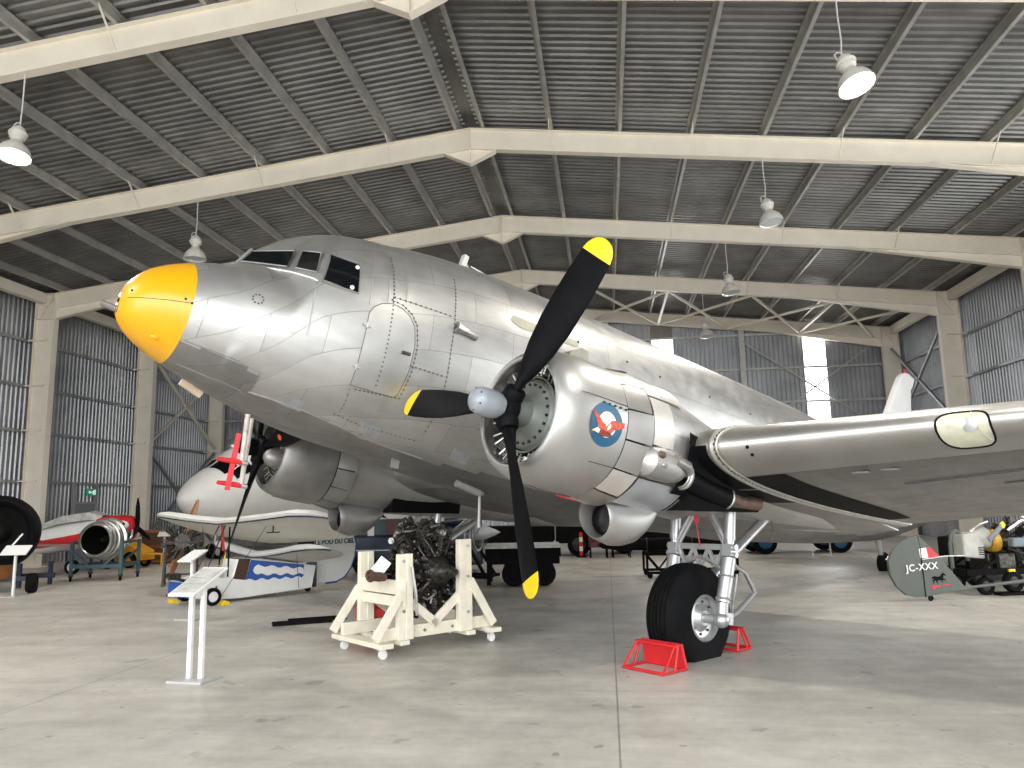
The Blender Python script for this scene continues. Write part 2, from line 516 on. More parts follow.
    for a, b in ((6.3, 12.0), (-17.9, -12.2)):
        rod((a, y, 8.5), (b, y, 4.4), .035, M['purlin']); rod((a, y, 4.4), (b, y, 8.4), .035, M['purlin'])
        rod((a, y, 4.3), (b, y, .3), .035, M['purlin']); rod((a, y, .3), (b, y, 4.3), .035, M['purlin'])
    for s in (-1, 1):
        for a in (2.5, 5.55, 8.6, 11.65):
            b = a + 3.0; d = .5
            rod((XC + s * a, FR[5] + .1, ztop(a) - d), (XC + s * b, FR[6] - .1, ztop(b) - d), .04)
            rod((XC + s * b, FR[5] + .1, ztop(b) - d), (XC + s * a, FR[6] - .1, ztop(a) - d), .04)
        for a in (5.52, 11.6):
            rod((XC + s * a, FR[5] + .1, ztop(a) - .45), (XC + s * a, FR[6] - .1, ztop(a) - .45), .05)
    # fire door and its running man sign
    x = XC - XW + .12
    e = thing('door_1', '', '', (x, 25.95, 0), kind='structure')
    f = MB()
    for yy in (-.58, .58):
        f.box((0, yy, 1.35), (.1, .07, 2.7))
    f.box((0, 0, 2.03), (.1, 1.1, .07)); f.build('door_frame', M['purlin'], e)
    f = MB(); f.box((.01, 0, 1.0), (.05, 1.07, 2.0)); f.build('door_leaf', pbr('grey_door', (.20, .22, .25), .5), e)
    f = MB(); f.bar((.06, -.4, 1.05), (.06, .4, 1.05), .04, .05); f.build('push_bar', M['steel'], e)
    e = thing('exit_sign', 'green and white running man exit sign on the wall above the fire door', 'sign', (x + .12, 26.14, 2.4))
    f = MB(); f.box((0, 0, 0), (.05, .52, .24)); f.build('sign_box', pbr('exit_green', (.01, .34, .20), .4, emis=.15), e)
    f = MB(); fx_ = lambda a, b, c: (.03 + c, a, b)
    f.prism([(-.20, .0), (-.12, .06), (-.12, .025), (-.03, .025), (-.03, -.025), (-.12, -.025), (-.12, -.06)], fx_, .003)
    f.prism([(.13, -.09), (.2, -.09), (.2, .09), (.13, .09)], fx_, .003)
    f.ball((.032, .075, .06), .016, 8, 6, (.2, 1, 1))
    for a, b in (((.07, .04), (.05, -.01)), ((.05, -.01), (.09, -.04)), ((.09, -.04), (.08, -.085)), ((.05, -.01), (.02, -.05)), ((.02, -.05), (-.01, -.05)), ((.07, .035), (.1, .01)), ((.065, .03), (.03, .015))):
        f.bar((.0325, *a), (.0325, *b), .004, .02, (0, 0, 1) if abs(a[0] - b[0]) > .02 else (0, 1, 0))
    f.build('pictogram', emit_mat('exit_white', (.9, 1, .95), .4), e)


hangar()


# ------------------------------------------------------------------ pendant lamps
LAMPS = []
def lamp(x, y, z, label, on, tilt=(0, 0)):
    e = thing('pendant_lamp', label, 'lamp', (x, y, z), 0, 'industrial pendant lamps under the rafters')
    LAMPS.append((x, y, z, on))
    R = Matrix.Rotation(tilt[0], 3, 'X') @ Matrix.Rotation(tilt[1], 3, 'Y')
    piv = V((0, 0, .66))
    def place(f):
        f.v = [R @ (p - piv) + piv for p in f.v]; return f
    f = MB().lathe([(0, .265), (.012, .272), (.03, .262), (.10, .25), (.17, .215), (.24, .15), (.28, .105), (.33, .085), (.32, .075), (.27, .10), (.23, .145), (.16, .205), (.09, .24), (.02, .252), (0, .265)], (0, 0, 0), (0, 0, 1), 28)
    place(f).build('lamp_shade', M['lampw'], e, 40)
    f = MB().lathe([(.32, .001), (.32, .085), (.36, .09), (.38, .125), (.44, .135), (.45, .15), (.47, .15), (.48, .13), (.54, .115), (.60, .06), (.62, .03), (.62, .001)], (0, 0, 0), (0, 0, 1), 20)
    place(f).build('ballast_housing', M['lampw'], e, 40)
    f = MB().lathe([(.03, .24), (.03, .001)], (0, 0, 0), (0, 0, 1), 24)
    place(f).build('lens', M['lens_on'] if on else M['lens_off'], e)
    f = MB().tube([(0, 0, .60), (0, 0, .68), (-.06, 0, .70), (-.11, 0, .66), (-.10, 0, .56)], .014, 6)
    place(f).build('cable_loop', M['lampw'], e, 60)
    top = ztop(x - XC) + .02 - z
    f = MB().tube([(0, 0, .66), (.015, 0, .9), (0, .02, top * .6), (0, .02, top)], .012, 6)
    f.build('cord', M['lampw'], e, 60)
    return e


M['lampw'] = pbr('lamp_enamel', (.62, .59, .54), .5, 0, .06, 6)
M['lens_on'] = emit_mat('lamp_lens_lit', (1, .99, .96), 14)
M['lens_off'] = pbr('lamp_lens_unlit', (.55, .58, .58), .2, 0, .05, 9)
lamp(XC - 6.94, FR[2], 7.72, 'lit white pendant lamp hanging high at the left edge below the nearest roof beam', True, (-.16, -.02))
lamp(XC - 6.9, FR[3], 7.78, 'white pendant lamp hanging just above the yellow aircraft nose', False)
lamp(XC + 6.75, FR[2], 7.72, 'brightly lit white pendant lamp hanging nearest at the upper right', True, (-.24, -.2))
lamp(XC + 6.75, FR[3], 7.76, 'white pendant lamp with unlit lens under the second beam, behind the brightly lit right one', False, (-.12, -.12))
lamp(XC + 6.77, FR[4], 7.72, 'small pendant lamp hanging third back on the right, in front of the roof cross bracing', False, (-.1, -.1))
lamp(XC + 6.78, FR[5], 7.62, 'farthest tiny pendant lamp hanging before the corrugated end wall', False, (-.1, -.1))
for k, (sx, lb) in enumerate(((-6.94, 'unseen lit white pendant lamp added over the open door end, left row'), (6.75, 'unseen lit white pendant lamp added over the open door end, right row'))):
    lamp(XC + sx, FR[1], 7.72, lb, True)  # unseen pair above the view, added to light the floor
for sx, k, lb in ((-6.94, 4, 'white pendant lamp hidden behind the silver fuselage, left row third back'), (-6.94, 5, 'white pendant lamp hidden behind the silver fuselage, left row farthest back')):
    lamp(XC + sx, FR[k], 7.72, lb, False)
# ------------------------------------------------------------------ fuselage form: x aft of the propeller disc, y to port, z above the thrust line
def interp(T, x):
    if x <= T[0][0]:
        return T[0][1]
    for (a, p), (b, q) in zip(T, T[1:]):
        if x <= b:
            t = (x - a) / (b - a)
            return p + (q - p) * t
    return T[-1][1]


def smooth_table(T):
    """densify by Catmull-Rom so that lofted lines are fair"""
    out = []
    for i in range(len(T) - 1):
        p0, p1, p2, p3 = T[max(i - 1, 0)], T[i], T[i + 1], T[min(i + 2, len(T) - 1)]
        m1 = (p2[1] - p0[1]) / max(p2[0] - p0[0], 1e-6) * (p2[0] - p1[0]); m2 = (p3[1] - p1[1]) / max(p3[0] - p1[0], 1e-6) * (p2[0] - p1[0])
        for k in range(6):
            t = k / 6
            h = (2 * t ** 3 - 3 * t ** 2 + 1) * p1[1] + (t ** 3 - 2 * t ** 2 + t) * m1 + (-2 * t ** 3 + 3 * t ** 2) * p2[1] + (t ** 3 - t ** 2) * m2
            out.append((p1[0] + (p2[0] - p1[0]) * t, h))
    return out + [T[-1]]


F_ZT = smooth_table([(-2.835, .74), (-2.81, .90), (-2.70, 1.08), (-2.57, 1.185), (-2.43, 1.265), (-2.17, 1.37), (-1.85, 1.48), (-1.66, 1.72), (-1.6, 1.78), (-1.36, 1.97), (-1.09, 2.11), (-.86, 2.2), (-.56, 2.27), (-.27, 2.31), (.05, 2.38), (.8, 2.47), (1.56, 2.5), (2.6, 2.53), (6, 2.54), (10.3, 2.52), (13, 2.4), (15, 2.2), (16.8, 1.9)])
F_ZB = smooth_table([(-2.835, .70), (-2.81, .58), (-2.70, .45), (-2.55, .35), (-2.31, .24), (-1.9, .11), (-1.29, -.06), (-.69, -.17), (-.29, -.21), (.16, -.24), (.54, -.3), (2, -.42), (3.5, -.5), (5, -.45), (6, -.36), (7.6, -.28), (8.9, -.13), (10, -.01), (11.5, .2), (12.9, .42), (13.5, .54), (15, .95), (16.2, 1.35), (16.8, 1.6)])
F_HW = smooth_table([(-2.835, .03), (-2.81, .19), (-2.70, .36), (-2.57, .46), (-2.43, .54), (-2.17, .65), (-1.85, .77), (-1.29, .94), (-.69, 1.07), (0, 1.16), (1, 1.22), (2, 1.25), (7, 1.25), (8.9, 1.17), (10, 1.08), (11.5, .9), (13.5, .62), (15, .38), (16.2, .18), (16.8, .05)])
F_NB = [(-1.85, 1.48), (-1.6, 1.53), (-1.3, 1.57), (-.9, 1.62), (-.3, 1.7)]     # nose deck carried on under the windscreen
# windscreen: corners (x, y, z)
WA0, WA1, WB0, WB1, WC0, WC1 = (-1.79, 0, 1.53), (-1.64, 0, 1.76), (-1.40, .65, 1.42), (-1.34, .58, 1.70), (-1.20, .89, 1.37), (-1.15, .82, 1.68)


def _plane(a, b, c):
    u = [b[i] - a[i] for i in range(3)]; v = [c[i] - a[i] for i in range(3)]
    n = [u[1] * v[2] - u[2] * v[1], u[2] * v[0] - u[0] * v[2], u[0] * v[1] - u[1] * v[0]]
    l = math.sqrt(sum(k * k for k in n)); n = [k / l for k in n]
    if n[0] > 0:
        n = [-k for k in n]
    return n, sum(n[i] * a[i] for i in range(3))


CAB = [_plane(WA0, WA1, WB0), _plane(WB0, WB1, WC0)]


def _sup(dy, dz, cz, zt, zb, hw, n):
    """radius from (0, cz) along (dy, dz) to a superellipse"""
    c = (zt + zb) / 2; hh = max((zt - zb) / 2, 1e-3); lo, hi = 0, 4.0
    for _ in range(26):
        r = (lo + hi) / 2
        v = abs(r * dy / hw) ** n + abs((cz + r * dz - c) / hh) ** n
        if v < 1:
            lo = r
        else:
            hi = r
    return lo


def fus_r(x, a):
    """surface point at station x; a = angle from straight up, positive to port"""
    zt, zb, hw = interp(F_ZT, x), interp(F_ZB, x), interp(F_HW, x)
    n = 2.0 if x < -2.2 else 2.0 + .22 * min((x + 2.2) / 1.4, 1) if x < 11 else 2.22
    dy, dz = math.sin(a), math.cos(a)
    if -1.86 < x < -.2:
        nb = interp(F_NB, x); cz = (nb + zb) / 2
        base = _sup(dy, dz, cz, nb, zb, hw, 2.1)
        full = _sup(dy, dz, cz, zt, zb, hw, 2.25)
        r = full
        for s in (1, -1):
            for nn, d in CAB:
                den = nn[1] * s * dy + nn[2] * dz
                rem = d - nn[0] * x - nn[2] * cz
                if den > 1e-6:
                    r = min(r, max(rem, 0) / den)
                elif rem < 0:
                    r = 0
        r = max(min(base, full), r)
    else:
        cz = (zt + zb) / 2
        r = _sup(dy, dz, cz, zt, zb, hw, n)
    return (x, r * dy, cz + r * dz)


def fus_side(x, z, up=False):
    """port surface point at station x and height z"""
    lo, hi = 0, PI
    for _ in range(40):
        a = (lo + hi) / 2
        if fus_r(x, a)[2] > z:
            lo = a
        else:
            hi = a
    return fus_r(x, a)
# ------------------------------------------------------------------ the silver twin-engined airliner
A_FX = V((-.66888, -.72218, .17634)); A_LAT = V((.73366, -.67953, 0)); A_UP = V((.11983, .12937, .98433))
A_O = V((-2.9634, 8.8553, .862 + H))            # point on the centre line in the plane of the propellers
A_R = Matrix((-A_FX, -A_LAT, A_UP)).transposed()
A_OFF = A_R.transposed() @ V((0, 0, A_O.z))      # from the root on the floor to that point
P3 = lambda x, y, z: V((x, -y, z))


def airliner():
    root = bpy.data.objects.new('airliner', None); COL.objects.link(root)
    root.matrix_world = Matrix.Translation((A_O.x, A_O.y, 0)) @ A_R.to_4x4()
    tag(root, 'big bare-metal twin-propeller airliner with yellow nose standing across the hangar', 'airplane')
    K = dict(loc=A_OFF)
    def part(f, name, mat, parent=None, smooth=35, **k):
        if parent is None:
            return f.build(name, mat, root, smooth, loc=A_OFF, **k)
        return f.build(name, mat, parent, smooth, **k)

    # ---- fuselage
    def fus_loft(xs, na=120):
        rings, uvs = [], []
        for x in xs:
            ring, uv, s = [], [], 0; last = None
            for k in range(na + 1):
                a = -PI + 2 * PI * k / na + 1e-4
                q = fus_r(x, a)
                if last:
                    s += math.hypot(q[1] - last[1], q[2] - last[2])
                last = q; ring.append(P3(*q)); uv.append((x + 20, s))
            h = s / 2
            rings.append(ring); uvs.append([(u, v - h + 10) for u, v in uv])
        return rings, uvs
    def frange(a, b, st):
        n = max(int(round((b - a) / st)), 1); return [a + (b - a) * i / n for i in range(n + 1)]
    xs = frange(-2.29, -1.9, .1) + frange(-1.88, -.2, .035) + frange(-.1, 3, .25) + frange(3.3, 16.8, .5)
    r, u = fus_loft(xs); f = MB(); f.loft(r, uvs=u, open_=True)
    r2, _ = fus_loft([16.8, 16.84], 24)
    fus = part(f, 'fuselage', M['skin'], smooth=28)
    # belly faces below a long seam take a darker second material
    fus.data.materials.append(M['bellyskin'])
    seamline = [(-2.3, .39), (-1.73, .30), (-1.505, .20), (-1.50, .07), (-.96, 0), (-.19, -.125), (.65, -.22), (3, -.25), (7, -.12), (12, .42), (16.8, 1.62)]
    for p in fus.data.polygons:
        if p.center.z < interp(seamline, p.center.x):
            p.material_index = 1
    f = MB(); r, u = fus_loft([-2.832, -2.828, -2.82, -2.81, -2.79, -2.76, -2.73, -2.69, -2.63, -2.57, -2.5, -2.43, -2.36, -2.29], 48)
    f.loft(r, uvs=u, open_=True); f.v = [V((p.x, p.y * 1.004, p.z)) for p in f.v]
    nose = part(f, 'nose_cap', M['yellow'], smooth=60)
    SY = lambda x, z, o=0: P3(x, fus_side(x, z)[1] + o, z)
    def line(pts, o=.002, n=8):
        out = []
        for (x0, z0), (x1, z1) in zip(pts, pts[1:]):
            for k in range(n):
                t = k / n; out.append(SY(x0 + (x1 - x0) * t, z0 + (z1 - z0) * t, o))
        out.append(SY(*pts[-1], o)); return out
    def patch(poly, o=.004, nz=10, nx=6, both=False):
        """thin plate following the port side, convex outline in (x, z)"""
        f = MB(); zs = [p[1] for p in poly]; z0, z1 = min(zs) + 1e-4, max(zs) - 1e-4
        rows = []
        for i in range(nz + 1):
            z = z0 + (z1 - z0) * i / nz; xx = []
            for (a, b), (c, d) in zip(poly, poly[1:] + poly[:1]):
                if (b - z) * (d - z) <= 0 and abs(b - d) > 1e-9:
                    xx.append(a + (c - a) * (z - b) / (d - b))
            lo, hi = min(xx), max(xx)
            rows.append([SY(lo + (hi - lo) * j / nx, z, o) for j in range(nx + 1)])
        f.loft(rows, open_=True); return f
    seam = M['seam']
    # nose cap seam, fasteners and the white nose light brackets
    f = MB().tube(line([(-2.80, .722), (-2.68, .724), (-2.48, .738), (-2.295, .75)], .002), .004, 5); part(f, 'cap_seam', seam, nose)
    for x, z in ((-2.78, .80), (-2.36, .78), (-2.30, .75)):
        f = MB().ball(SY(x, z), .014, 8, 6); part(f, 'cap_latch', M['dark_steel'], nose)
    for a, b in (((-2.83, .03, .80), (-2.84, .05, .76)), ((-2.84, .04, .69), (-2.85, .06, .67))):
        f = MB(); f.tube([P3(*a), P3(*b)], .014, 6); part(f, 'nose_bracket', M['white'], nose)
    f = MB(); f.lathe([(0, .03), (.05, .035), (.16, .03), (.16, .001)], P3(-2.82, 0, .64), P3(-1, .1, .1), 10); part(f, 'landing_lamp_socket', M['aludark'], nose)
    f = MB(); f.ball(SY(-2.48, .40), .038, 10, 8, (1.4, .6, .8)); part(f, 'blister', M['yellow'], nose)
    # ---- windows
    def pane(corners, off, name, par=None):
        cs = [P3(*c) for c in corners]; n = (cs[1] - cs[0]).cross(cs[-1] - cs[0]).normalized()
        mid = sum(cs, V((0, 0, 0))) / len(cs)
        if n.dot(mid - P3(mid.x + .6, 0, 1)) < 0:
            n = -n
        inner = [c + (mid - c) * .10 + n * off for c in cs]
        f = MB(); f.quad(*inner); g = part(f, name, M['glass'], par)
        f = MB(); f.tube([p - n * .004 for p in inner], .010, 6, closed=True); part(f, 'window_frame', M['aludark'], g)
        return g
    for s in (1, -1):
        q = lambda c: (c[0], c[1] * s, c[2])
        wa0, wa1 = (-1.775, .03 * s, 1.55), (-1.665, .03 * s, 1.725)
        pane([wa0, wa1, q((-1.345, .545, 1.71)), q((-1.42, .61, 1.455))], .012, 'windscreen_pane')
        pane([q((-1.385, .665, 1.44)), q((-1.315, .585, 1.71)), q((-1.165, .80, 1.685)), q((-1.205, .875, 1.40))], .014, 'quarter_window')
    f = MB(); f.tube([P3(-1.80, 0, 1.53), P3(-1.66, 0, 1.76)], .02, 6); part(f, 'windscreen_post', M['alu'])
    for s in (1, -1):
        wp = [(-1.175, 1.30), (-1.09, 1.69), (-.775, 1.655), (-.785, 1.285)]
        f = patch(wp, .006, 8, 6)
        if s < 0:
            f.v = [V((p.x, -p.y, p.z)) for p in f.v]
        g = part(f, 'side_window', M['glass'])
        f = MB().tube(line(wp + wp[:1], .006, 4)[:-1], .011, 6, closed=True)
        if s < 0:
            f.v = [V((p.x, -p.y, p.z)) for p in f.v]
        part(f, 'window_frame', M['aludark'], g)
        if s > 0:
            for x, z in ((-.81, 1.60), (-.86, 1.33)):
                f = MB().ball(SY(x, z, .008), .026, 10, 6, (1, .5, 1)); part(f, 'window_catch', M['white'], g)
    # white strip along the windscreen deck, painting in the ledge highlight
    f = MB().tube([P3(*c) for c in ((-1.80, .02, 1.50), (-1.61, .31, 1.475), (-1.42, .66, 1.40), (-1.25, .87, 1.335), (-1.20, .905, 1.31))], .009, 6); part(f, 'deck_highlight', M['white'])
    # ---- crew door with hinges and handle
    dp = [(-.632, .31), (-.642, .7), (-.64, 1.10), (-.60, 1.18), (-.52, 1.245), (-.39, 1.285), (-.27, 1.265), (-.17, 1.20), (-.10, 1.10), (-.06, .9), (-.055, .6), (-.085, .335), (-.12, .30), (-.35, .30)]
    door = part(patch(dp, .005, 20, 6), 'crew_door', M['alu'])
    f = MB().tube(line(dp + dp[:1], .004, 3)[:-1], .0045, 5, closed=True); part(f, 'door_seam', seam, door)
    for z in (.955, .50):
        f = MB(); f.bar(SY(-.69, z + .01, .012), SY(-.595, z - .005, .012), .016, .028); f.tube([SY(-.645, z - .03, .015), SY(-.645, z + .03, .015)], .012, 8); part(f, 'door_hinge', M['alu'], door)
    f = MB(); f.bar(SY(-.20, .775, .02), SY(-.10, .77, .03), .03, .03); f.ball(SY(-.165, .775, .015), .022, 8, 6, (1, .6, 1)); part(f, 'door_handle', M['dark_steel'], door)
    # rows of dark rivets round the door panels
    def rivets(pts, st=.032, r=.0065):
        f = MB()
        for (x0, z0), (x1, z1) in zip(pts, pts[1:]):
            n = max(int(math.hypot(x1 - x0, z1 - z0) / st), 1)
            for k in range(n):
                t = k / n; p = SY(x0 + (x1 - x0) * t, z0 + (z1 - z0) * t, .004)
                f.box(p, (r * 2, .006, r * 2))
        return f
    for pts, st, r_ in (([(-.387, 1.9), (-.385, 1.458), (-.378, .92), (-.372, .62), (-.363, .32)], .045, .009), ([(-.40, 1.33), (-.27, 1.305), (-.15, 1.235), (-.07, 1.12), (-.025, .9), (-.02, .6), (-.05, .30), (-.60, .28)], .045, .009),
                        ([(-.37, 1.37), (.40, 1.37)], .06, .009), ([(-.04, .66), (.41, .65)], .055, .009), ([(.43, 1.9), (.405, 1.45), (.40, .97), (.43, .55), (.44, 0)], .05, .008), ([(-.62, .27), (-.6, .16), (-.59, .04)], .04, .0065), ([(-.63, .02), (-.3, -.03), (.44, -.06)], .055, .008)):
        f = rivets(pts, st, r_); f.tube(line(pts, .003, 6), .0016, 4)
        f.build('rivet_row', seam, root, None, loc=A_OFF)
    # circular inspection plate of screws, and vertical frame seams
    f = MB()
    for k in range(9):
        a = 2 * PI * k / 9; f.box(SY(-1.742 + .05 * cos(a), .944 + .05 * sin(a), .004), (.016, .008, .016))
    f.build('inspection_plate', seam, root, loc=A_OFF)
    for pts in ([(-1.225, 1.30), (-1.228, 1.0), (-1.22, .7)], [(-.60, 2.0), (-.64, 1.6), (-.65, 1.2)]):
        f = MB().tube(line(pts, .003), .006, 5); part(f, 'frame_seam', M['alu'])
    # emergency window plate, vent horn, chin plates
    f = patch([(1.22, 1.60), (1.27, 1.70), (2.35, 1.70), (2.43, 1.64), (2.3, 1.56), (1.4, 1.55)], .005, 4, 12)
    part(f, 'blanked_window', M['olive'])
    f = MB(); f.lathe([(0, .02), (0, .07), (.03, .065), (.12, .045), (.2, .04), (.3, .05), (.31, .03), (.31, .001)], SY(.41, 1.25, .03), P3(1, .03, -.12), 12); part(f, 'vent_horn', M['steel'])
    for x, z in ((2.406, 1.687), (3.386, 1.688), (4.10, 1.661), (5.3, 1.66), (6.4, 1.65)):
        f = MB(); f.lathe([(0, .02), (.006, .02), (.006, .001)], SY(x, z), (0, -1, 0), 10); part(f, 'drain_port', M['dark_steel'])
    f = MB().tube(line([(-2.25, .40), (-1.95, .345), (-1.73, .30), (-1.52, .245), (-1.50, .16), (-1.49, .07)], .003), .006, 5); part(f, 'chin_seam', M['aludark'])
    f = MB().tube(line([(-2.2, .22), (-1.9, .15), (-1.6, .08), (-1.5, .04)], .003), .008, 5); part(f, 'chin_seam', M['aludark'])
    f = patch([(-.337, .02), (-.08, 0), (0, -.12), (-.27, -.1)], .006, 4, 4); part(f, 'access_plate', M['bluegrey'])
    f = patch([(-1.2, .10), (-.98, .07), (-.95, -.02), (-1.15, 0)], .006, 4, 4); part(f, 'access_plate', M['bluegrey'])
    f = patch([(.9, -.05), (1.15, -.07), (1.2, -.19), (.93, -.17)], .006, 4, 4); part(f, 'access_plate', M['bluegrey'])
    f = MB().tube(line([(-1.507, .071), (-.963, 0), (-.186, -.125), (.651, -.21)], .004), .008, 5); part(f, 'belly_seam', M['alu'])
    f = MB(); f.box(P3(.43, .3, -.29), (.10, .03, .13)); part(f, 'drain_mast', M['alu'])
    f = MB(); f.bar(P3(-2.0, -.28, .15), P3(-1.76, -.28, .055), .05, .07); part(f, 'belly_strake', pbr('tan_tube', (.62, .50, .36), .5))
    f = MB(); f.tube([P3(1.18, .55, -.41), P3(1.55, .55, -.47)], .045, 10); part(f, 'belly_tube', M['alu'])
    f = MB(); f.tube([P3(1.74, .3, -.40), P3(1.80, .3, -.86)], [.016, .022], 8); f.box(P3(1.74, .3, -.43), (.10, .06, .05)); part(f, 'belly_antenna', M['alu'])
    f = MB(); f.prism([(0, 0), (.12, 0), (.20, .34), (.10, .36)], lambda a, b, c: P3(.92 + a * .7, .28 + c, 2.38 + b * .75), (-.04, .04)); part(f, 'dorsal_antenna', M['standw2'])
    f = MB(); f.tube([P3(1.12, .3, 2.42), P3(1.02, .3, 2.56)], .010, 6); f.tube([P3(1.12, .3, 2.52), P3(1.45, .3, 2.49)], .010, 6); part(f, 'antenna_brace', M['white'])
    # ---- pitot masts under the chin with red covers
    for y, zb_ in ((.10, -.62), (-.10, -.84)):
        xm = -1.34 if y > 0 else -1.22
        f = MB(); f.tube([P3(xm - .01, y, -.10), P3(xm + .03, y, zb_)], [.030, .026], 10)
        g = part(f, 'pitot_mast', M['mast'])
        zc = zb_ - .0
        f = MB(); f.tube([P3(xm + .03, y, zc), P3(xm - .06, y, zc), P3(xm - .23, y, zc - .01)], [.028, .03, .022], 10); part(f, 'pitot_cover', M['red'], g)
        f = MB(); f.lathe([(-.07, .001), (-.06, .024), (.06, .028), (.08, .001)], P3(xm + .03, y, zb_), (1, 0, 0), 12); part(f, 'pitot_head', M['alu'], g)
    f = MB(); f.bar(P3(-1.40, .10, -.32), P3(-1.40, .10, -.93), .012, .055, P3(1, 0, 0)); part(f, 'warning_ribbon', M['redcloth'])
    # ---- wing
    def foil(y, side, rows_u, chord_to=1.0):
        """airfoil ring pieces"""
    def wing_pt(y, u, up):
        ay = abs(y)
        if ay <= 3.7:
            le, z0, t = 1.9, 0, .15
        else:
            le, z0, t = 1.9 + .277 * (ay - 3.7), .087 * (ay - 3.7), .15 - .05 * (ay - 3.7) / 10.8
        te = 6.2
        if ay > 13.2:
            k = (ay - 13.2) / 1.32; sh = math.sqrt(max(1 - k * k, 0.0)); mid = le * .45 + te * .55
            le = mid + (le - mid) * max(sh, .02); te = mid + (te - mid) * max(sh, .02)
        c = te - le
        yt = 5 * t * (.2969 * math.sqrt(u) - .126 * u - .3516 * u * u + .2843 * u ** 3 - .1015 * u ** 4)
        cam = .02 / .16 * (.8 * u - u * u) if u < .4 else .02 / .36 * (.2 + .8 * u - u * u)
        zz = cam + (yt if up else -yt)
        return P3(le + u * c, y, z0 + zz * c - .035 * u * c)
    US = [0, .003, .01, .02, .04, .06, .085, .115, .16, .22, .3, .4, .5, .6, .7, .8, .9, 1.0]
    def wing_piece(ys, lo_u, up_u, uv=True):
        """closed in section: upper surface from up_u to lower surface lo_u ranges"""
        rings, uvs = [], []
        for y in ys:
            pts = [(u, True) for u in reversed(US) if up_u[0] <= u <= up_u[1]] + [(u, False) for u in US if lo_u[0] <= u <= lo_u[1] and not (u == 0 and up_u[0] == 0)]
            rings.append([wing_pt(y, u, b) for u, b in pts]); uvs.append([(abs(y), (u if b else -u) * 4.3 + 10) for u, b in pts])
        f = MB(); f.loft(rings, open_=True, uvs=uvs); return f
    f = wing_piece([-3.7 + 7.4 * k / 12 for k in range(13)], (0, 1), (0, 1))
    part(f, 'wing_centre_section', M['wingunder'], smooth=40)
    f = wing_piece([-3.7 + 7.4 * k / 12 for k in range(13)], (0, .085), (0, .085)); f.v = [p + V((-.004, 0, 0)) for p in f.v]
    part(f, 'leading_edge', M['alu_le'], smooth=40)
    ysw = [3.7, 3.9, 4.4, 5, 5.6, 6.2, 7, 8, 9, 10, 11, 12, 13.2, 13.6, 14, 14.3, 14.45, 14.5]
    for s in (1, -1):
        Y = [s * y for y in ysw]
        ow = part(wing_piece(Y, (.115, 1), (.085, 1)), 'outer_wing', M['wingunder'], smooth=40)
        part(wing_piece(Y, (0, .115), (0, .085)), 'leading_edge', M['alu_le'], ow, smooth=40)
        # joint band with bolts
        f = MB(); ring = [wing_pt(s * 3.7, u, True) for u in reversed(US)] + [wing_pt(s * 3.7, u, False) for u in US[1:]]
        f.tube([p + V((0, -s * .02, 0)) for p in ring], .028, 8); f.tube([p + V((0, -s * .075, 0)) for p in ring], .014, 6); part(f, 'joint_band', M['band'], ow)
        if s > 0:
            f = MB()
            for p, q in zip(ring, ring[1:]):
                n = max(int((q - p).length / .05), 1)
                for k in range(n):
                    f.box(p.lerp(q, k / n) + V((0, -.045, 0)), (.016, .02, .02))
            part(f, 'joint_bolts', M['dark_steel'], ow, None)
            # exhaust soot on the lower skin just outboard of the joint
            f = MB(); rows = []
            for u, ya, yb in ((.117, 3.76, 4.15), (.2, 3.76, 4.17), (.35, 3.76, 4.2), (.5, 3.76, 4.2), (.7, 3.76, 4.15), (.85, 3.76, 4.05)):
                rows.append([wing_pt(ya + (yb - ya) * k / 6, u, False) + V((0, 0, -.004)) for k in range(7)])
            f.loft(rows, open_=True); part(f, 'soot_stained_panel', M['soot'], ow)
            # landing light
            f = MB(); rows = []
            def lens_pt(y, v_, o=.006):
                q = v_ * .185 + .09; u = q * q
                return wing_pt(y, u, q < 0) + V((-o * (1 - min(abs(q) / .3, 1) * .6), 0, o * .5 if q < 0 else -o * abs(q) / .28))
            LY = lambda t: 5.585 + .19 + .19 * t
            for k in range(25):
                t = -cos(PI * k / 24); m_ = max((max(1 - abs(t) ** 3.5, .0)) ** (1 / 3.5), .02)
                rows.append([lens_pt(LY(t), -cos(PI * j / 18) * m_) for j in range(19)])
            f.loft(rows, open_=True); ll = part(f, 'landing_light', M['lens'], ow)
            edge = rows[0] + [r_[-1] for r_ in rows[1:]] + rows[-1][::-1][1:] + [r_[0] for r_ in rows[::-1][1:-1]]
            f = MB(); f.tube([p + V((-.003, 0, -.001)) for p in edge], .009, 6, closed=True); part(f, 'lens_surround', M['black'], ow)
            c = rows[14][8]
            f = MB(); f.lathe([(0, .001), (.002, .045), (.006, .06), (.009, .045), (.010, .001)], c + V((.0, 0, 0)), (-1, 0, -.3), 16); part(f, 'lamp_reflector', M['silver'], ow)
            f = MB(); f.tube([rows[14][j].lerp(rows[20][j], j / 18) + V((-.004, 0, 0)) for j in range(1, 18)], .004, 5); f.tube([rows[8][j] + V((-.004, 0, 0)) for j in range(1, 18)], .002, 5); part(f, 'lens_strap', M['standw2'], ow)
            f = MB()
            for y, u in ((4.05, .004), (4.06, .02), (6.2, .004), (6.22, .018)):
                f.ball(wing_pt(y, u, False), .018, 8, 6)
            part(f, 'drain_holes', M['blackmat'], ow)
            for y0, u0, y1, u1 in ((4.9, .30, 8, .22), (5.6, .4, 9, .34)):
                f = MB(); f.tube([wing_pt(y0 + (y1 - y0) * k / 8, u0 + (u1 - u0) * k / 8, False) + V((0, 0, -.003)) for k in range(9)], .012, 5); part(f, 'wing_seam', M['dark_steel'], ow)
            f = MB()
            for k in range(2):
                f.box(wing_pt(4.75 + .25 * k, .16, False) + V((0, 0, -.006)), (.05, .16, .012))
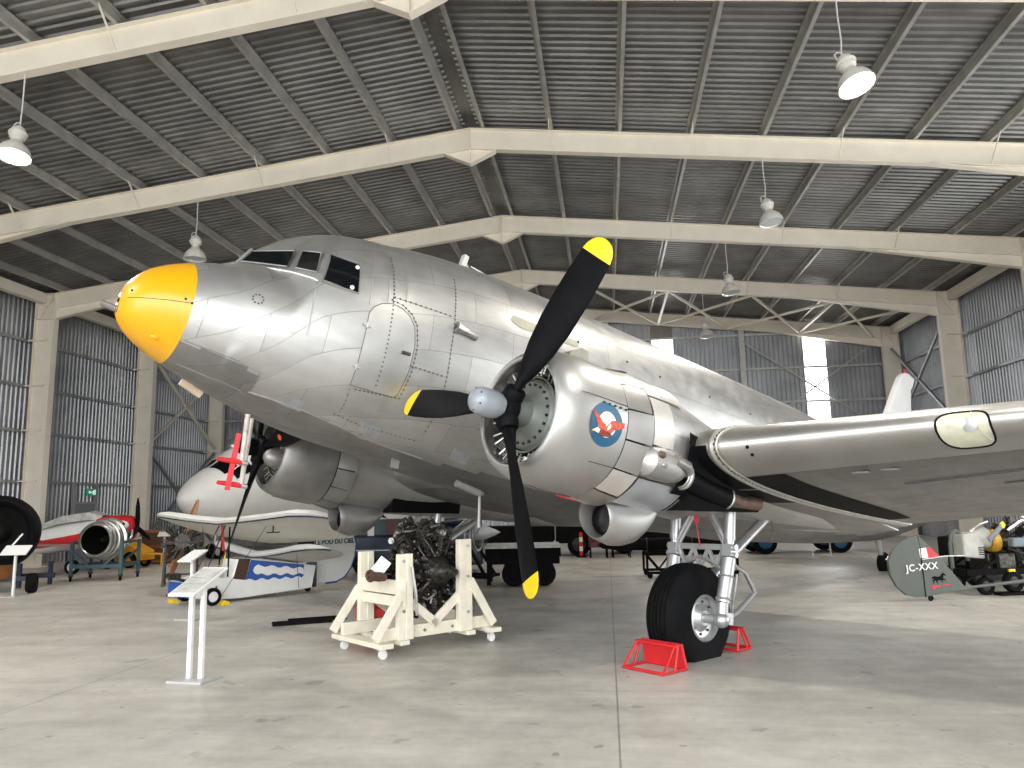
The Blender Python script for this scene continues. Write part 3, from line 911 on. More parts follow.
            part(f, 'hinge_covers', M['aludark'], ow)
    for s in (1, -1):
        f = MB(); us = [(u, True) for u in (.02, .01, .003)] + [(u, False) for u in (0, .003, .01, .02, .04, .085, .16, .3, .4)]
        f.loft([[wing_pt(s * y, u, b) + V((-.006, 0, .004 if b else -.005)) for u, b in us[(0 if y > 3.6 else 0):]] for y in (3.3, 3.42, 3.55, 3.66)][0:0] or [[wing_pt(s * y, u, b) + V((-.006, 0, -.005)) for u, b in us[3:]] for y in (3.3, 3.42, 3.55, 3.66)], open_=True)
        part(f, 'sooty_leading_edge', M['black'])
    # flap below the centre section trailing edge
    f = MB(); f.box(P3(5.6, 0, -.22), (1.05, 7.3, .02), Matrix.Rotation(.05, 3, 'Y')); part(f, 'flap', M['aludark'])
    # ---- tail
    fin = [(12.4, 2.40), (13.2, 2.75), (13.9, 3.65), (14.35, 4.35), (14.62, 4.72), (14.85, 4.88), (15.05, 4.92), (15.42, 4.86), (15.30, 4.62), (15.18, 4.5), (15.17, 2.2), (14.5, 2.0), (12.4, 2.2)]
    f = MB(); f.prism(fin, lambda a, b, c: P3(a, c, b), (-.07, .07)); g = f.build('fin', M['finmat'], root, loc=A_OFF, bevel=.03)
    f = MB(); f.ball(P3(15.0, 0, 4.97), .05, 10, 8, (1.2, .7, 1.3)); part(f, 'beacon', M['red'], g)
    for s in (1, -1):
        f = MB(); f.prism([(13.4, .2), (14.3, 4.0), (14.7, 4.5), (15.4, 4.45), (15.7, 3.8), (15.9, .2)], lambda a, b, c: P3(a, s * b, 1.75 + c), (-.07, .07)); f.build('tailplane', M['aludark'], root, loc=A_OFF, bevel=.03)
    f = MB(); f.tube([P3(13.35, 0, .65), P3(13.62, 0, .05)], [.07, .05], 10); f.bar(P3(13.75, .11, .15), P3(13.7, .11, -.25), .03, .08); f.bar(P3(13.75, -.11, .15), P3(13.7, -.11, -.25), .03, .08)
    f.bar(P3(13.62, -.13, .1), P3(13.75, .13, .16), .08, .08); tw = part(f, 'tailwheel_fork', M['silver'])
    f = MB(); f.torus(P3(13.70, 0, 0.02), (0, 1, 0), .17, .085, 24, 10); part(f, 'tailwheel_tyre', M['rubber'], tw)

    # ---- engines
    CZ = .01
    def nacelle(s):
        y0 = 2.82 * s
        # body behind the cowl
        f = MB(); rings, uvs = [], []
        for x, zt, zb, hw in ((1.27, .70, -.60, .63), (1.6, .68, -.62, .655), (1.9, .62, -.62, .66), (2.3, .52, -.60, .65), (2.8, .42, -.56, .61), (3.3, .32, -.50, .55), (3.9, .18, -.44, .46), (4.6, .02, -.38, .34), (5.3, -.12, -.32, .22), (6.0, -.2, -.26, .06)):
            c = (zt + zb) / 2; h = (zt - zb) / 2
            rings.append([P3(x, y0 + hw * sin(a) * (abs(sin(a)) ** -.12 if abs(sin(a)) > .01 else 1), c + h * cos(a)) for a in [2 * PI * k / 40 for k in range(40)]])
            uvs.append([(x, .66 * 2 * PI * k / 40) for k in range(40)])
        f.loft(rings, uvs=uvs); nac = part(f, 'engine_nacelle', M['skinflat'], smooth=35)
        # cowling
        prof = [(.9, .60), (.5, .585), (.28, .56), (.20, .53), (.155, .505), (.14, .515), (.137, .535), (.15, .56), (.185, .59), (.25, .62), (.34, .648), (.45, .662), (.6, .672), (.93, .668), (.94, .655)]
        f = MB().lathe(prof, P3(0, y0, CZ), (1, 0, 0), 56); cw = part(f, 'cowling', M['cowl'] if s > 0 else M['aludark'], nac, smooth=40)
        CP = lambda x, a, r: P3(x, y0 + s * r * sin(a), CZ + r * cos(a))
        # cowl seams
        for a, x0, x1 in ((rad(76), .33, .93), (rad(-76), .3, .93), (rad(180), .3, .93), (rad(128), .6, .93)):
            f = MB(); f.tube([CP(x0 + (x1 - x0) * k / 6, a, .674 if x0 + (x1 - x0) * k / 6 > .42 else .66) for k in range(7)], .004, 5); part(f, 'cowling_seam', seam, nac)
        f = MB()
        for k in range(5):
            f.box(CP(.60 + .075 * k, rad(79.5), .675), (.02, .016, .016))
        f.build('cowl_fasteners', M['dark_steel'], nac)
        # cowl flaps
        n = 14
        for k in range(n):
            a0, a1 = 2 * PI * (k + .03) / n, 2 * PI * (k + .97) / n
            f = MB(); fl = .02 if k % 3 else .035
            rows = [[CP(x, a0 + (a1 - a0) * j / 6, r_) for j in range(7)] for x, r_ in ((.955, .655), (1.0, .668), (1.26, .675 + fl), (1.27, .665 + fl), (1.0, .655), (.955, .655))]
            f.loft(rows, open_=True)
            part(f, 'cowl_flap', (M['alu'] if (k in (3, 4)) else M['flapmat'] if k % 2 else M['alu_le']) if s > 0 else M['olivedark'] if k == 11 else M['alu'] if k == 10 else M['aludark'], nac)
        f = MB().lathe([(.93, .60), (1.3, .61)], P3(0, y0, CZ), (1, 0, 0), 40); part(f, 'firewall_ring', M['dark_steel'], nac)
        # engine seen inside
        f = MB().lathe([(.42, .60), (.45, .3), (.45, .001)], P3(0, y0, CZ), (1, 0, 0), 40); part(f, 'baffle', M['blackmat'], nac)
        f = MB().lathe([(.44, .36), (.36, .35), (.30, .34), (.27, .31), (.255, .20), (.22, .14), (.06, .12), (.06, .001)], P3(0, y0, CZ), (1, 0, 0), 40)
        part(f, 'crankcase', M['crank'], nac, smooth=30)
        f = MB()
        for k in range(22):
            a = 2 * PI * k / 22; f.lathe([(0, .014), (.02, .014), (.02, .001)], CP(.268, a, .285), (-1, 0, 0), 6)
        f.build('crankcase_bolts', M['dark_steel'], nac)
        f = MB().torus(P3(.28, y0, CZ), (1, 0, 0), .365, .012, 40, 6); part(f, 'ignition_ring', M['crank'], nac)
        for k in range(14):
            a = 2 * PI * (k + .5) / 14; f = MB()
            for j in range(6):
                f.lathe([(-.006, .085), (.006, .085)], CP(.36 + (.05 if k % 2 else 0), a, .41 + .025 * j), CP(0, a, 1) - CP(0, a, 0), 10, cap=True)
            f.lathe([(0, .05), (.16, .05)], CP(.36 + (.05 if k % 2 else 0), a, .39), CP(0, a, 1) - CP(0, a, 0), 8, cap=True)
            for d in (-.09, .09):
                f.tube([CP(.30, a + d * .8, .38), CP(.27, a + d, .50), CP(.32, a + d, .55)], .013, 6)
            f.build('cylinder', M['fins'], nac, 30)
        # roundel with a red eagle
        if s > 0:
            CX, CA = .655, rad(96.5)
            def dk(r0, r1, mat, nm, off):
                f = MB(); m_ = 36; rows = []
                for r_ in [r0 + (r1 - r0) * q / 8 for q in range(9)]:
                    rows.append([CP(CX + r_ * cos(2 * PI * k / m_), CA - r_ * sin(2 * PI * k / m_) / .672, .6735 + off) for k in range(m_)])
                f.loft(rows, cap=False); return part(f, nm, mat, nac)
            dk(.001, .205, M['decalblue'], 'roundel_ring', .002); dk(.001, .118, M['decalwhite'], 'roundel_centre', .004)
            def shape(pts, mat, nm, off):
                f = MB(); f.quad(*[CP(CX + px_ * 1.0, CA - pz / .672, .6735 + off) for px_, pz in pts]); part(f, nm, mat, nac)
            shape([(-.20, .10), (-.165, .085), (-.12, .06), (-.06, .01), (-.02, .0), (.0, -.05), (-.03, -.09), (-.09, -.07), (-.12, -.02), (-.17, .05)], M['eagle'], 'eagle_wing', .006)
            shape([(-.01, -.02), (.05, .045), (.11, .06), (.16, .05), (.235, .065), (.22, .04), (.23, .02), (.19, .0), (.17, -.01), (.10, -.03), (.06, -.075), (.0, -.08)], M['eagle'], 'eagle_wing', .006)
            shape([(-.10, -.05), (-.03, -.06), (.04, -.06), (.09, -.085), (.05, -.105), (-.03, -.115), (-.09, -.10)], M['eagledark'], 'eagle_body', .008)
            shape([(-.165, -.075), (-.12, -.05), (-.08, -.06), (-.09, -.095), (-.13, -.09)], M['decalwhite'], 'eagle_head', .009)
            shape([(-.185, -.092), (-.16, -.07), (-.148, -.09)], M['ptip'], 'eagle_beak', .010)
        # oil cooler scoop
        f = MB(); rows = []
        for x, zc, hz, hy in ((2.36, -.50, .02, .14), (2.2, -.53, .05, .18), (2.08, -.58, .11, .21), (2.0, -.65, .18, .23), (1.93, -.69, .225, .24), (1.83, -.73, .262, .255), (1.7, -.76, .272, .258), (1.58, -.785, .262, .25), (1.42, -.79, .235, .235), (1.35, -.79, .22, .222), (1.33, -.79, .208, .21), (1.38, -.79, .197, .198), (1.6, -.78, .19, .19)):
            tl = .30 if x < 1.44 else .1
            rows.append([P3(x - sin(a) * 0 + cos(a) * -tl * hz * .9, y0 - .05 * s + hy * sin(a), zc + hz * cos(a)) for a in [2 * PI * k / 32 for k in range(32)]])
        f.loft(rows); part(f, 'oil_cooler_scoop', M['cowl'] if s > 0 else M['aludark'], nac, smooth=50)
        f = MB().lathe([(0, .18), (.01, .16), (.012, .001)], P3(1.53, y0 - .05 * s, -.78), (1, 0, 0), 24); part(f, 'cooler_core', M['dark_steel'], nac)
        f = MB().torus(P3(1.49, y0 - .05 * s, -.78), (1, 0, 0), .158, .02, 24, 6); part(f, 'cooler_rim', M['black'], nac)
        # accessory panels, dark wheel bay
        for a0, a1, x0, x1, mt in ((20, 56, 1.3, 1.86, 'alu'), (58, 100, 1.3, 1.60, 'flapmat'), (103, 128, 1.3, 1.62, 'alu'), (130, 165, 1.3, 2.0, 'bluealu'), (140, 172, 2.02, 2.4, 'alu')):
            f = MB(); f.loft([[CP(x, rad(a0 + (a1 - a0) * j / 6), .685) for j in range(7)] for x in (x0, (x0 + x1) / 2, x1)], open_=True); part(f, 'accessory_panel', M[mt], nac)
        f = MB(); rows = []
        for x in (1.80, 1.95, 2.2, 2.5, 2.8, 3.05):
            b0 = 80 + 12 * max(x - 1.8, 0)
            rows.append([P3(x, y0 + s * (.71 - .05 * (x - 2)) * sin(rad(b)), .0 + (.67 - .06 * (x - 2)) * cos(rad(b)) * 1.0) for b in [b0 + (136 - b0) * k / 9 for k in range(10)]])
        f.loft(rows, open_=True); part(f, 'exhaust_shroud', M['black'], nac)
        f = MB(); f.prism([(2.05, -.25), (2.6, -.25), (3.35, -.23), (3.35, -.42), (2.05, -.60)], lambda a, b, c: P3(a, y0 + c, b - .02), (-.52, .52)); part(f, 'wheel_bay', M['blackmat'], nac)
        if s > 0:
            # exhaust heater: cast muff, stub, black pipe, burnt outlet
            yb = y0 + .60
            f = MB(); f.lathe([(-.02, .001), (0, .10), (.05, .15), (.2, .17), (.42, .165), (.55, .14), (.60, .09), (.6, .001)], P3(1.24, yb, -.26), P3(1, -.06, .02), 16); hm = part(f, 'exhaust_muff', M['cowl'], nac)
            for px_, a_, r_ in ((1.36, 70, .05), (1.40, 105, .035), (1.66, 60, .045)):
                f = MB(); f.ball(P3(px_, yb + .155 * sin(rad(a_)) - .0, -.255 + .155 * cos(rad(a_))), r_, 10, 8, (1, .5, .8)); part(f, 'muff_port', M['burnt' if r_ != .035 else 'alu_le'], nac)
            f = MB(); f.tube([P3(1.58, yb + .12, -.21), P3(1.75, yb + .14, -.24), P3(1.88, yb + .05, -.28)], .055, 12); part(f, 'muff_stub', M['steel'], nac)
            f = MB(); f.torus(P3(1.9, yb - .03, -.30), P3(1, 0, 0), .125, .022, 20, 8); f.torus(P3(1.86, yb - .03, -.3), P3(1, 0, 0), .12, .012, 20, 8); part(f, 'clamp_ring', M['steel'], nac)
            f = MB(); f.tube([P3(1.9, yb - .03, -.30), P3(2.3, yb - .08, -.34), P3(2.75, yb - .12, -.37)], .125, 18); part(f, 'exhaust_pipe', M['black'], nac)
            f = MB(); f.torus(P3(2.76, yb - .12, -.37), P3(1, 0, 0), .12, .018, 20, 8); part(f, 'clamp_ring', M['steel'], nac)
            f = MB(); f.tube([P3(2.77, yb - .12, -.37), P3(3.0, yb - .14, -.37), P3(3.35, yb - .10, -.34)], [.11, .10, .085], 16); part(f, 'burnt_outlet', M['burnt'], nac)
            f = MB(); f.bar(P3(1.02, y0 - .30, -.61), P3(1.14, y0 - .14, -.645), .02, .045); part(f, 'warning_ribbon', M['redcloth'], nac)
            f = MB(); f.prism([(.0, -.06), (.30, -.06), (.30, .10), (.20, .11), (.06, .04)], lambda a, b, c: P3(.62 + a, y0 + .02 + c, .71 + b), (-.06, .06)); part(f, 'carburettor_scoop', M['olive'], nac)
        else:
            f = MB().ball(CP(.10, rad(-112), .40), .14, 14, 10, (1.4, 1, 1)); part(f, 'nose_bowl', M['aludark'], nac)
        return nac
    nacelle(1); nacelle(-1)

    # ---- propellers
    def prop(s, t):
        y0 = 2.82 * s
        f = MB().lathe([(-.08, .09), (-.05, .15), (.0, .165), (.06, .15), (.10, .10), (.12, .10)], P3(0, y0, 0), (1, 0, 0), 24, cap=True)
        hub = part(f, 'propeller', M['black'])
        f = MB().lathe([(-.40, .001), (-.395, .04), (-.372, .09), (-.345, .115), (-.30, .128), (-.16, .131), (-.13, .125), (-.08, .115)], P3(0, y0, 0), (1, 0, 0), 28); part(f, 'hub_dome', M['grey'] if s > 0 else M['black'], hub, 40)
        f = MB()
        for k in range(6):
            a = 2 * PI * k / 6; f.ball(P3(-.358, y0 + .1 * sin(a), .1 * cos(a)), .01, 6, 5)
        part(f, 'dome_bolts', M['dark_steel'], hub)
        for i in range(3):
            a = t + i * 2 * PI / 3
            b = P3(0, -sin(a), cos(a)); ax = V((-1, 0, 0))
            tg = P3(0, 0, 0) + V((-1, 0, 0)).cross(b)
            f = MB(); tip = MB(); rings, trings = [], []
            st = [(.09, .075, .15, 45), (.2, .075, .15, 42), (.3, .105, .115, 38), (.45, .20, .075, 33), (.65, .285, .052, 28.5), (.9, .345, .040, 25), (1.2, .362, .030, 22), (1.45, .352, .024, 20), (1.6, .33, .02, 19), (1.66, .305, .018, 18.5), (1.71, .25, .015, 18), (1.745, .17, .012, 18), (1.762, .08, .010, 18), (1.766, .01, .006, 18)]
            def ring(r_, c, th, be):
                be = rad(be); cd = tg * cos(be) + ax * sin(be); nd = ax * cos(be) - tg * sin(be)
                return [P3(0, y0, 0) + b * r_ + cd * (c / 2 * cos(q)) + nd * (th / 2 * sin(q) * (1 - .35 * cos(q) * (r_ > .3))) for q in [2 * PI * k / 20 for k in range(20)]]
            cut = 1.60
            f.loft([ring(*q) for q in st if q[0] <= cut]); part(f, 'blade', M['blade'], hub, 60)
            tip.loft([ring(*q) for q in st if q[0] >= cut]); part(tip, 'blade_tip', M['ptip'], hub, 60)
            if s < 0 and i == 2:
                f = MB(); f.lathe([(0, .001), (0, .045), (.01, .045), (.01, .001)], P3(0, y0, 0) + b * .68 + (ax * cos(rad(28)) - tg * sin(rad(28))) * .03, ax * cos(rad(28)) - tg * sin(rad(28)), 14); part(f, 'blade_decal', M['eagle'], hub)
            f = MB().lathe([(.10, .10), (.14, .105), (.2, .10), (.22, .085)], P3(0, y0, 0), b, 18, cap=True); part(f, 'blade_clamp', M['black'], hub)
    prop(1, PROP_T); prop(-1, PROP_T2)

    # ---- main landing gear
    def gear(s):
        y0 = 2.82 * s; Y = lambda y: y0 + s * y
        ax_z, ax_x = -1.64, 2.95; yw = y0 - .05 * s
        f = MB()
        # fork axle
        f.tube([P3(ax_x, Y(-.34), ax_z), P3(ax_x, Y(.34), ax_z)], .05, 12); g = part(f, 'landing_gear', M['silver'])
        prof = [(-.215, .23), (-.225, .32), (-.222, .42), (-.195, .49), (-.15, .545), (-.105, .565), (-.10, .550), (-.09, .550), (-.085, .568), (-.050, .571), (-.046, .555), (-.036, .555), (-.032, .572), (-.004, .573), (0, .556), (.010, .556), (.014, .573), (.046, .571), (.05, .555), (.06, .555), (.064, .57), (.10, .566), (.104, .55), (.114, .55), (.118, .562), (.15, .545), (.195, .49), (.222, .42), (.225, .32), (.215, .23)]
        f = MB().lathe(prof, P3(ax_x, yw, ax_z), (0, -1, 0), 56)
        # the tyre is soft: flattened where it stands
        dn = A_R.transposed() @ V((0, 0, -1)); FL = .425
        cc = P3(ax_x, yw, ax_z)
        for i, p in enumerate(f.v):
            d = (p - cc).dot(dn)
            if d > FL:
                f.v[i] = p - dn * (d - FL) + V((0, (p.y - cc.y) * .16, 0))
        part(f, 'tyre', M['rubber'], g, 30)
        for sd in (1, -1):
            f = MB().lathe([(.15, .25), (.222, .247), (.234, .235), (.22, .222), (.17, .205), (.155, .15), (.19, .11), (.215, .08), (.215, .001)], P3(ax_x, yw, ax_z), (0, -sd * s, 0), 36)
            hb = part(f, 'wheel_hub', M['silver'], g, 30)
            f = MB()
            for k in range(8):
                a = 2 * PI * k / 8
                f.tube([P3(ax_x + .17 * cos(a), yw + sd * s * .15, ax_z + .17 * sin(a)), P3(ax_x + .17 * cos(a), yw + sd * s * .175, ax_z + .17 * sin(a))], .014, 8)
            part(f, 'hub_bolts', M['dark_steel'], g)
        for y in (.37, -.37):
            kx, kz = (3.04, -.93)
            f = MB()
            f.tube([P3(ax_x + .01, Y(y), ax_z - .02), P3(ax_x + .01, Y(y), ax_z + .18)], .062, 14)
            f.tube([P3(ax_x + .01, Y(y), ax_z + .18), P3(kx, Y(y), kz - .06)], .074, 16)
            f.torus(P3(ax_x + .02, Y(y), ax_z + .22), P3(.1, 0, 1), .074, .014, 20, 6)
            f.torus(P3(ax_x + .05, Y(y), ax_z + .46), P3(.1, 0, 1), .076, .012, 20, 6)
            f.ball(P3(ax_x, Y(y), ax_z), .085, 12, 8)
            f.box(P3(ax_x + .09, Y(y), ax_z + .02), (.12, .09, .12))
            part(f, 'oleo_leg', M['silver'], g, 40)
            f = MB(); f.box(P3(kx, Y(y), kz + .03), (.11, .11, .13)); f.tube([P3(kx, Y(y - .09), kz + .06), P3(kx, Y(y + .09), kz + .06)], .036, 10)
            f.tube([P3(kx, Y(y - .10), kz - .02), P3(kx, Y(y + .10), kz - .02)], .03, 10); part(f, 'knee_joint', M['silver'], g, 40)
            f = MB(); f.tube([P3(kx, Y(y), kz + .02), P3(kx + .0, Y(y), kz + .16)], .05, 12); f.tube([P3(kx, Y(y), kz + .14), P3(3.02, Y(y), -.30)], .062, 14); part(f, 'upper_leg', M['silver'], g, 40)
            f = MB(); f.tube([P3(kx, Y(y * .9), kz + .12), P3(3.0, Y(y * .12), -.36)], .036, 10); part(f, 'cross_strut', M['silver'], g, 40)
            f = MB(); f.tube([P3(kx, Y(y * .8), kz + .10), P3(3.02, Y(y * .2), kz + .46)], .02, 8); part(f, 'cross_stay', M['silver'], g, 40)
            # drag brace triangle behind each leg
            f = MB(); f.tube([P3(ax_x + .05, Y(y), ax_z + .62), P3(3.35, Y(y), -1.10), P3(3.55, Y(y), -1.30), P3(ax_x + .28, Y(y), ax_z + .10), P3(ax_x + .05, Y(y), ax_z + .0)], .026, 8)
            f.tube([P3(3.2, Y(y), -1.14), P3(ax_x + .17, Y(y), ax_z + .05)], .014, 6); part(f, 'drag_link', M['silver'], g, 40)
        f = MB(); kx, kz = 3.04, -.93
        f.bar(P3(kx, Y(-.37), kz + .06), P3(kx, Y(.37), kz + .06), .05, .06)
        for k in range(3):
            a, b = -.3 + .2 * k, -.1 + .2 * k
            f.bar(P3(kx, Y(a), kz + .05), P3(kx, Y((a + b) / 2), kz - .17 + abs(k - 1) * .02), .03, .035); f.bar(P3(kx, Y(b), kz + .05), P3(kx, Y((a + b) / 2), kz - .17 + abs(k - 1) * .02), .03, .035)
        f.tube([P3(kx, Y(-.34), kz - .22), P3(kx, Y(-.2), kz - .12), P3(kx, Y(0), kz - .05), P3(kx, Y(.2), kz - .12), P3(kx, Y(.34), kz - .22)], .025, 8)
        part(f, 'torque_truss', M['silver'], g, 40)
        f = MB(); f.tube([P3(ax_x + .12, Y(.05), -1.30), P3(3.35, Y(.05), -1.05), P3(4.3, Y(.05), -.33)], .058, 14); part(f, 'drag_strut', M['silver'], g, 40)
        f = MB(); f.tube([P3(4.28, Y(.1), -.34), P3(4.33, Y(.1), -.5), P3(4.25, Y(.12), -.66)], .008, 5); part(f, 'brake_hose', M['burnt'], g)
        if s > 0:
            f = MB(); f.bar(P3(2.95, Y(-.02), -.42), P3(2.97, Y(-.03), -.62), .008, .05, P3(1, .6, 0)); f.bar(P3(2.97, Y(-.03), -.62), P3(2.99, Y(.02), -.86), .008, .045, P3(1, -.6, 0)); part(f, 'safety_ribbon', M['redcloth'], g, None)
            f = MB(); f.tube([P3(ax_x + .14, Y(.40), ax_z + .06), P3(ax_x + .1, Y(.46), ax_z + .3)], .012, 6); part(f, 'brake_line', M['steel'], g)
    gear(1); gear(-1)
    return root


M['standw2'] = pbr('antenna_white', (.62, .60, .55), .5)
M['seam'] = pbr('seam_dark', (.10, .09, .085), .7, .2, .1)  # dark tone of seams, rivets and screws
M['bellyskin'] = skin_mat('darker_belly_skin', (.25, .245, .235), .46, .75)
M['olivedark'] = pbr('dark_olive_flap', (.07, .065, .035), .55, .2, .3, 8)
M['olive'] = pbr('zinc_chromate', (.30, .29, .22), .5, .3, .15, 5)
M['bluegrey'] = pbr('worn_blue_grey_plate', (.44, .46, .49), .45, .75, .15, 8)
M['mast'] = pbr('rusty_white_mast', (.52, .48, .43), .55, .1, .15, 5, dirt=.9, dirtcol=(.20, .08, .03))
M['alu_le'] = pbr('aluminium_brushed', (.44, .425, .40), .40, .85, .1, 2.2, bump=.03, bscale=6)
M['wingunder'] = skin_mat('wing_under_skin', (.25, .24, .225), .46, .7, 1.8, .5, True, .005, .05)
M['band'] = pbr('joint_band', (.46, .44, .40), .45, .7, .15, 12)
M['soot'] = pbr('sooty_skin', (.016, .015, .014), .7, .0, .4, 2.5)
M['lens'] = pbr('landing_light_lens', (.62, .60, .46), .15, .1, .15, 6, coat=.6)
M['finmat'] = pbr('white_fin', (.82, .80, .78), .5, 0, .04, 2)
M['cowl'] = pbr('polished_cowl', (.46, .45, .432), .40, .75, .08, 2.5, bump=.03, bscale=5)
M['flapmat'] = pbr('cowl_flap', (.62, .58, .54), .45, .55, .12, 3)
M['bluealu'] = pbr('bluish_aluminium', (.55, .57, .60), .42, .7, .1, 3)
M['crank'] = pbr('grey_green_crankcase', (.17, .178, .16), .45, .3, .12, 6)
M['fins'] = pbr('cylinder_fins', (.46, .44, .41), .35, .85, .4, 14)
M['decalblue'] = pbr('roundel_blue', (.008, .085, .17), .4, 0, .1, 5)
M['decalwhite'] = pbr('roundel_white', (.82, .82, .80), .4, 0, .03)
M['eagle'] = pbr('eagle_red', (.52, .075, .035), .45, 0, .4, 30)
M['eagledark'] = pbr('eagle_brown', (.22, .03, .02), .45, 0, .4, 30)
M['burnt'] = pbr('burnt_steel', (.16, .10, .075), .55, .5, .4, 8)
M['blade'] = pbr('propeller_black', (.004, .004, .005), .45, 0, .3, 5, dirt=.03, dirtcol=(.12, .12, .115))
PROP_T, PROP_T2 = -.6734, .72
AIR = airliner()
# ------------------------------------------------------------------ what stands around the airliner
def arc(c, r, a0, a1, n=10):
    return [(c[0] + r * cos(rad(a0 + (a1 - a0) * k / n)), c[1] + r * sin(rad(a0 + (a1 - a0) * k / n))) for k in range(n + 1)]


def chock(name, label, loc, rz, L=.46, D=.34, Hh=.25, W=.52, plate=True):
    """welded red tube chock with a sloping face plate; x runs away from the tyre"""
    e = thing(name, label, 'chock', loc, rz, 'red tubular wheel chocks')
    for s in (-1, 1):
        f = MB(); y = s * W / 2
        f.tube([(0, y, .02), (.05, y * .96, Hh), (.15, y * .92, Hh), (D, y, .02), (0, y, .02)], .016, 8)
        f.tube([(.10, y * .94, Hh), (.19, y, .02)], .013, 8); f.build('side_frame', M['chred'], e, 50)
    for x, z in ((0, .02), (D, .02), (.05, Hh), (.15, Hh)):
        f = MB(); f.tube([(x, -W / 2, z), (x, W / 2, z)], .016, 8); f.build('cross_tube', M['chred'], e, 50)
    if plate:
        f = MB(); f.prism([(.0, .0), (.01, 0), (.062, Hh), (.05, Hh)], lambda a, b, c: (a - .004, c, b + .01), (-W / 2, W / 2)); f.build('face_plate', M['chred'], e)
    return e


def info_stand(label, loc, rz, w, d, h0, h1, posts, card=True, base=(.42, .3)):
    """lectern: board slopes up along +y (away from reader), w wide in x"""
    e = thing('information_stand', label, 'sign', loc, rz, 'white information stands')
    f = MB(); f.box((0, 0, .012), (base[0], base[1], .024)); f.build('base_plate', M['standbase'], e, bevel=.004)
    for x in posts:
        f = MB(); f.box((x, 0, (h0 + h1) / 4), (.045, .045, (h0 + h1) / 2 - .02)); f.build('post', M['standw'], e, bevel=.004)
    f = MB(); c = (h0 + h1) / 2; sl = math.hypot(d, h1 - h0); R = Matrix.Rotation(math.atan2(h1 - h0, d), 3, 'X')
    f.box((0, 0, c), (w, sl, .025), R); b = f.build('board', M['standw'], e, bevel=.004)
    if card:
        f = MB(); n = R @ V((0, 0, 1)); f.box(V((0, 0, c)) + n * .0145, (w * .9, sl * .88, .004), R); f.build('printed_panel', M['panelgrey'], b)
        f = MB()
        for k in range(5):
            f.box(V((-.05 * w, 0, c)) + R @ V((0, sl * (.24 - .1 * k), .018)), (w * (.62 - .08 * (k % 2)), sl * .018, .002), R)
        f.build('print_block', M['printgrey'], b)
    return e


def wheel(e, c, axis, R, w, hub, name='wheel', tyre=None):
    f = MB().lathe([(-w / 2, R * .6), (-w / 2, R * .85), (-w * .3, R), (w * .3, R), (w / 2, R * .85), (w / 2, R * .6), (-w / 2, R * .6)], c, axis, 28)
    t = f.build(name, tyre or M['rubber'], e, 40)
    f = MB().lathe([(-w * .42, .001), (-w * .42, R * .3), (-w * .3, R * .62), (w * .3, R * .62), (w * .42, R * .3), (w * .42, .001)], c, axis, 20)
    f.build('hub', hub, t, 40); return t


